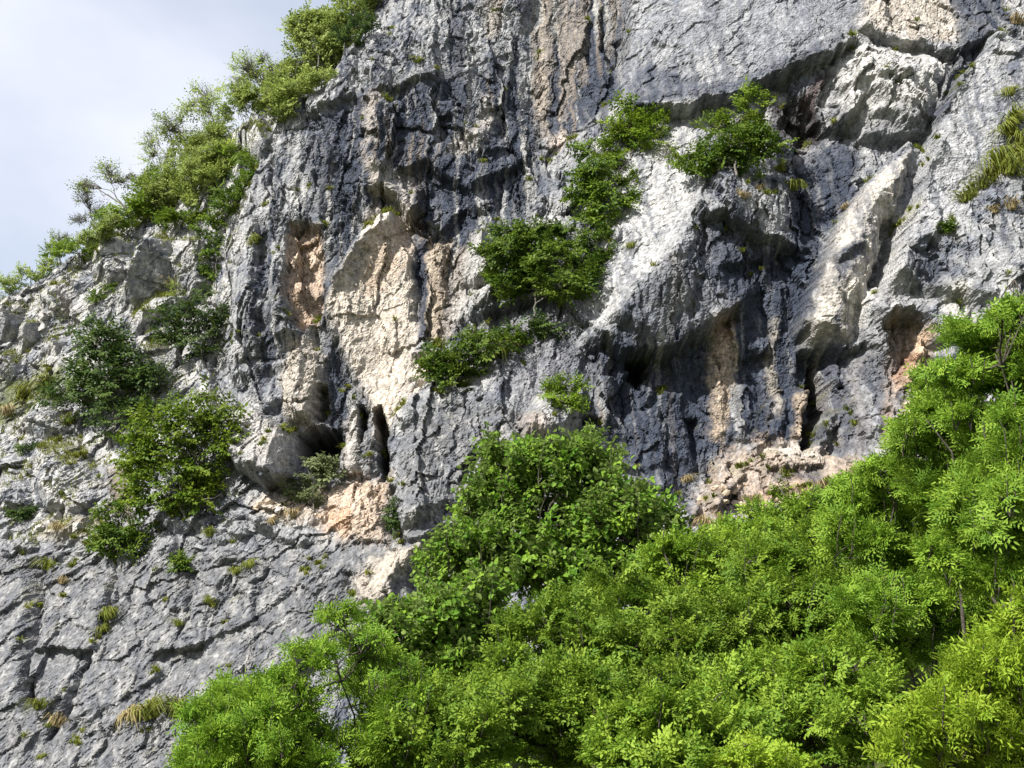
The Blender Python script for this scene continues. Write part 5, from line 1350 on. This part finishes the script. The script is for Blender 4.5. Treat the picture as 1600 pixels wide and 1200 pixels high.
# ------------------------------------------------------------------ wooded slope in front
FORE = [  # name, label, category, spray, colour, Y, root px, lobes, sprays, size, options
 ('whitebeam_tree', 'tall broad leaved tree with deep green crown against the middle of the cliff', 'broad', 'broad', 25.0, (880, 1120),
  [(800, 735, 55, 42), (860, 725, 60, 36), (925, 735, 48, 45), (780, 800, 50, 50), (860, 810, 85, 60), (950, 810, 70, 55), (1010, 830, 48, 45), (740, 860, 65, 36), (700, 885, 42, 30), (830, 890, 90, 50), (930, 890, 85, 48), (1000, 890, 50, 34)], 1983, 0.47, dict(parts=300, stem_r=0.09, bare=0, gap=-0.1)),
 ('whitebeam_tree', 'lower broad leaved tree with outstretched limbs left below the tall one', 'broad', 'broad', 21.0, (720, 1230),
  [(690, 950, 36, 24), (735, 940, 50, 34), (640, 978, 42, 24), (690, 1010, 60, 36), (750, 1000, 62, 40), (610, 985, 30, 22), (640, 1040, 58, 36), (730, 1060, 70, 36)], 982, 0.43, dict(parts=300, stem_r=0.06, bare=1, gap=0.0)),
 ('ash_sapling', 'thin ash sapling with dark crooked limbs at the lower left of the wood', 'ash', 'ash', 15.0, (568, 1340),
  [(530, 965, 42, 14), (545, 1000, 55, 22), (490, 1030, 38, 24), (590, 1030, 45, 22), (470, 1085, 40, 26), (620, 1080, 46, 30), (560, 1080, 40, 24), (500, 1150, 50, 28), (600, 1150, 50, 34)], 420, 0.26, dict(parts=300, stem_r=0.035, bare=1, gap=0.0, up=0.8, shoots=3)),
 ('ash_bush', 'rounded bright ash bush leftmost of the foreground wood', 'ash', 'ash', 14.5, (372, 1360),
  [(350, 1100, 40, 30), (412, 1088, 48, 28), (325, 1150, 38, 34), (390, 1150, 58, 40), (440, 1130, 42, 36), (340, 1195, 55, 30), (440, 1195, 60, 30), (300, 1195, 28, 18)], 1134, 0.26, dict(parts=300, stem_r=0.03, bare=2)),
 ('hornbeam_tree', 'hornbeam at the bottom edge right beside the thin ash sapling', 'hornbeam', 'hornbeam', 15.0, (690, 1350),
  [(650, 1120, 75, 42), (730, 1105, 80, 44), (690, 1170, 100, 50), (620, 1185, 55, 40)], 1274, 0.32, {}),
 ('hornbeam_tree', 'hornbeam with drooping twigs at the bottom below the lower broad leaved tree', 'hornbeam', 'hornbeam', 16.0, (880, 1350),
  [(820, 1070, 80, 44), (900, 1080, 80, 46), (850, 1140, 110, 56), (930, 1160, 80, 50)], 1372, 0.32, {}),
 ('hornbeam_tree', 'hornbeam crown directly below the tall broad leaved tree', 'hornbeam', 'hornbeam', 19.0, (950, 1220),
  [(860, 985, 75, 42), (940, 955, 80, 40), (1010, 960, 70, 44), (920, 1020, 110, 52)], 1274, 0.35, {}),
 ('hornbeam_tree', 'uppermost hornbeam below the orange ledge and right of the tall broad leaved tree', 'hornbeam', 'hornbeam', 22.0, (1100, 1090),
  [(1065, 890, 55, 36), (1125, 860, 70, 36), (1180, 850, 55, 32), (1110, 920, 100, 45)], 1052, 0.38, {}),
 ('hornbeam_tree', 'hornbeam in the centre of the wood under the uppermost hornbeam', 'hornbeam', 'hornbeam', 17.0, (1090, 1290),
  [(1040, 1010, 85, 46), (1120, 990, 85, 46), (1080, 1070, 110, 56)], 1274, 0.32, {}),
 ('hornbeam_tree', 'nearest hornbeam at the bottom edge in the middle of the wood', 'hornbeam', 'hornbeam', 13.5, (1080, 1400),
  [(1010, 1165, 85, 44), (1110, 1150, 95, 50), (1060, 1200, 110, 40)], 1150, 0.29, {}),
 ('hornbeam_tree', 'hornbeam below the right part of the orange ledge', 'hornbeam', 'hornbeam', 18.5, (1260, 1150),
  [(1210, 910, 75, 48), (1285, 890, 80, 46), (1250, 970, 110, 52)], 1225, 0.34, {}),
 ('hornbeam_tree', 'shaded hornbeam at the bottom left of the yellow green corner tree', 'hornbeam', 'hornbeam', 14.5, (1290, 1370),
  [(1220, 1070, 85, 50), (1310, 1060, 85, 50), (1260, 1140, 115, 56), (1350, 1140, 60, 50)], 1323, 0.30, {}),
 ('hornbeam_tree', 'small crowned hornbeam just under the dry grass of the orange ledge', 'hornbeam', 'hornbeam', 23.0, (1270, 990),
  [(1205, 818, 45, 24), (1265, 812, 62, 30), (1330, 800, 60, 34), (1290, 850, 100, 36)], 807, 0.38, {}),
 ('ash_tree', 'tallest ash with feathery leaves reaching up the right picture edge', 'ash', 'ash', 13.5, (1640, 1300),
  [(1585, 492, 34, 18), (1550, 528, 46, 22), (1598, 555, 40, 30), (1500, 522, 26, 13), (1560, 590, 62, 36), (1500, 590, 44, 24), (1600, 650, 45, 50), (1545, 660, 55, 36)], 934, 0.26, dict(parts=300, stem_r=0.045, bare=0, gap=-0.15, up=0.8, stems=2)),
 ('ash_tree', 'slender ash left of the tallest one in front of the orange alcove', 'ash', 'ash', 15.0, (1520, 1200),
  [(1460, 600, 36, 18), (1485, 640, 48, 26), (1450, 690, 52, 30), (1510, 715, 60, 34), (1560, 745, 56, 36), (1470, 760, 70, 36)], 934, 0.28, dict(parts=300, stem_r=0.04, bare=0, gap=-0.15, up=0.8, stems=2)),
 ('ash_tree', 'leaning ash at the right end of the orange ledge', 'ash', 'ash', 16.0, (1390, 1200),
  [(1395, 735, 44, 28), (1360, 780, 52, 32), (1420, 790, 62, 34), (1345, 840, 66, 36), (1420, 860, 75, 40)], 1047, 0.29, dict(parts=300, stem_r=0.04, bare=0, gap=-0.15, up=0.8, stems=2)),
 ('ash_tree', 'dark stemmed ash in front of the tallest ash near the right picture edge', 'ash', 'ash', 12.5, (1600, 1350),
  [(1530, 830, 68, 42), (1595, 800, 50, 48), (1565, 890, 75, 42), (1500, 880, 50, 36)], 963, 0.24, dict(parts=300, stem_r=0.04, bare=0, gap=-0.15, up=0.8, stems=2)),
 ('ash_tree', 'low shaded ash between the leaning ash and the corner tree', 'ash', 'ash', 15.5, (1430, 1300),
  [(1410, 930, 70, 40), (1360, 960, 60, 40), (1460, 950, 60, 40), (1400, 1010, 80, 36), (1505, 950, 55, 42), (1480, 1000, 60, 36)], 850, 0.28, dict(parts=300, stem_r=0.04, bare=1, gap=0.05, stems=2)),
 ('ash_tree', 'bushy ash filling the right picture edge between the tallest ash and the corner tree', 'ash', 'ash', 12.0, (1640, 1400),
  [(1590, 700, 46, 40), (1548, 730, 50, 34), (1600, 770, 50, 44), (1530, 790, 56, 34), (1585, 840, 56, 40)], 630, 0.25, dict(parts=300, stem_r=0.04, bare=0, stems=2)),
 ('corner_tree', 'yellow green sunlit tree filling the lower right corner', 'ash', 'ash_light', 10.0, (1560, 1500),
  [(1590, 985, 40, 40), (1540, 1045, 62, 36), (1590, 1070, 50, 40), (1480, 1110, 66, 34), (1560, 1130, 70, 40), (1440, 1160, 48, 34), (1510, 1185, 90, 36), (1600, 1190, 50, 36)], 850, 0.24, dict(parts=300, stem_r=0.035, bare=0, up=0.8, stems=2)),
 ('low_bush', 'small yellow green bush low at the bottom edge left of the corner tree', 'hornbeam', 'ash_light', 12.0, (1170, 1400),
  [(1180, 1190, 46, 22), (1230, 1205, 40, 18)], 196, 0.23, dict(stem_r=0.015)),
]
# ground: one sheet from behind the viewer to under the cliff and on to the sides
_gp = [at(rt[0], rt[1], Y) for (_, _, _, _, Y, rt, _, _, _, _) in FORE]
_gp += [at(1000, 960, 44), at(1300, 870, 44), at(1600, 760, 44), at(700, 1130, 45), at(400, 1330, 45), at(0, 1500, 47)]
_gp += [np.array(p) for p in ((0, 0, 0), (0, -30, -3), (-30, -30, -9), (30, -30, 3), (-30, 10, -9), (40, 10, 9), (-60, 45, -12), (60, 40, 20), (-5, 8, -0.8), (6, 8, 0.2))]
_gp = np.array(_gp)
_ge = tps(_gp[:, :2], _gp[:, 2], 0.3)
gxs = np.concatenate([np.linspace(-900, -62, 20), np.linspace(-60, 60, 130), np.linspace(62, 900, 20)])
gys = np.concatenate([np.linspace(-900, -52, 20), np.linspace(-50, 47, 110), np.linspace(49, 900, 20)])
GX_, GY_ = np.meshgrid(gxs, gys)
cl = lambda a, lo, hi: np.clip(a, lo, hi)
GZ_ = _ge(cl(GX_, -60, 60), cl(GY_, -50, 46)) + 0.35 * fbm(GX_ * 0.25, GY_ * 0.25, 160, 4)
behind = sstep(44, 60, GY_)
GZ_ = GZ_ * (1 - behind) + (-12) * behind
GZ_ -= 0.25
gi = np.arange(GX_.size).reshape(GX_.shape)
gq = np.stack([gi[:-1, :-1], gi[:-1, 1:], gi[1:, 1:], gi[1:, :-1]], -1).reshape(-1, 4)
g = link('ground', mesh_from('ground', np.stack([GX_.ravel(), GY_.ravel(), GZ_.ravel()], 1), gq, M['soil']))
g['kind'] = 'structure'; g['label'] = 'earth slope under the wood'

for i, (nm, lab, sp, mt, Y, rt, ells, n, size, opt) in enumerate(FORE):
    o_ = dict(stem_r=0.05, shell=0.25, gap=-0.3, up=0.75, flat=0.7, stems=2, bare=0, roll=0.7, shoots=2 if sp == 'ash' else 1)
    o_.update(opt)
    base = at(rt[0], rt[1], Y)
    jit = np.random.RandomState(i).normal(0, 0.35, len(ells))
    L = lobes_px([(*e, j) for e, j in zip(ells, jit)], Y)
    grow(nm, lab, 'bush' if 'bush' in nm else 'tree', base, L, sp, mt, n, size, fine=True, seed=600 + i * 11, group='trees and bushes of the foreground wood', **o_)

# low plants covering the slope
def undergrowth():
    rng = np.random.RandomState(77)
    x = rng.uniform(-16, 22, 9000); y = rng.uniform(12, 43, 9000)
    z = bil(GZ_[20:130, 20:150], gxs[20:150], gys[20:130], x, y)
    P = np.stack([x, y, z], 1)
    b_, d_, n_, l_, w_, t_ = [], [], [], [], [], []
    tm = SPRAYS['hornbeam']
    for p in P[:2600]:
        F = tm[rng.randint(8)]; s = rng.uniform(0.5, 0.9)
        a = rng.uniform(0, 6.28); R = rot_xyz(np.array([math.cos(a), math.sin(a), 0.5]), UPZ)
        b_.append(F['b'] * s @ R.T + p + UPZ * rng.uniform(0.05, 0.7)); d_.append(F['d'] @ R.T); n_.append(F['n'] @ R.T); l_.append(F['l'] * s); w_.append(F['w'] * s)
        t_.append(rng.rand(len(F['l'])))
    v, f, k = leaf_geometry(np.concatenate(b_), np.concatenate(d_), np.concatenate(n_), np.concatenate(l_), np.concatenate(w_), False)
    o = link('undergrowth', mesh_from('undergrowth', v, f, M['hornbeam'], np.repeat(np.concatenate(t_), k)))
    STAT['tris'] += len(f)
    o['kind'] = 'stuff'; o['label'] = 'low leafy growth between the trees of the slope'
undergrowth()
print('plant triangles', STAT['tris'], 'objects', len(bpy.data.objects))
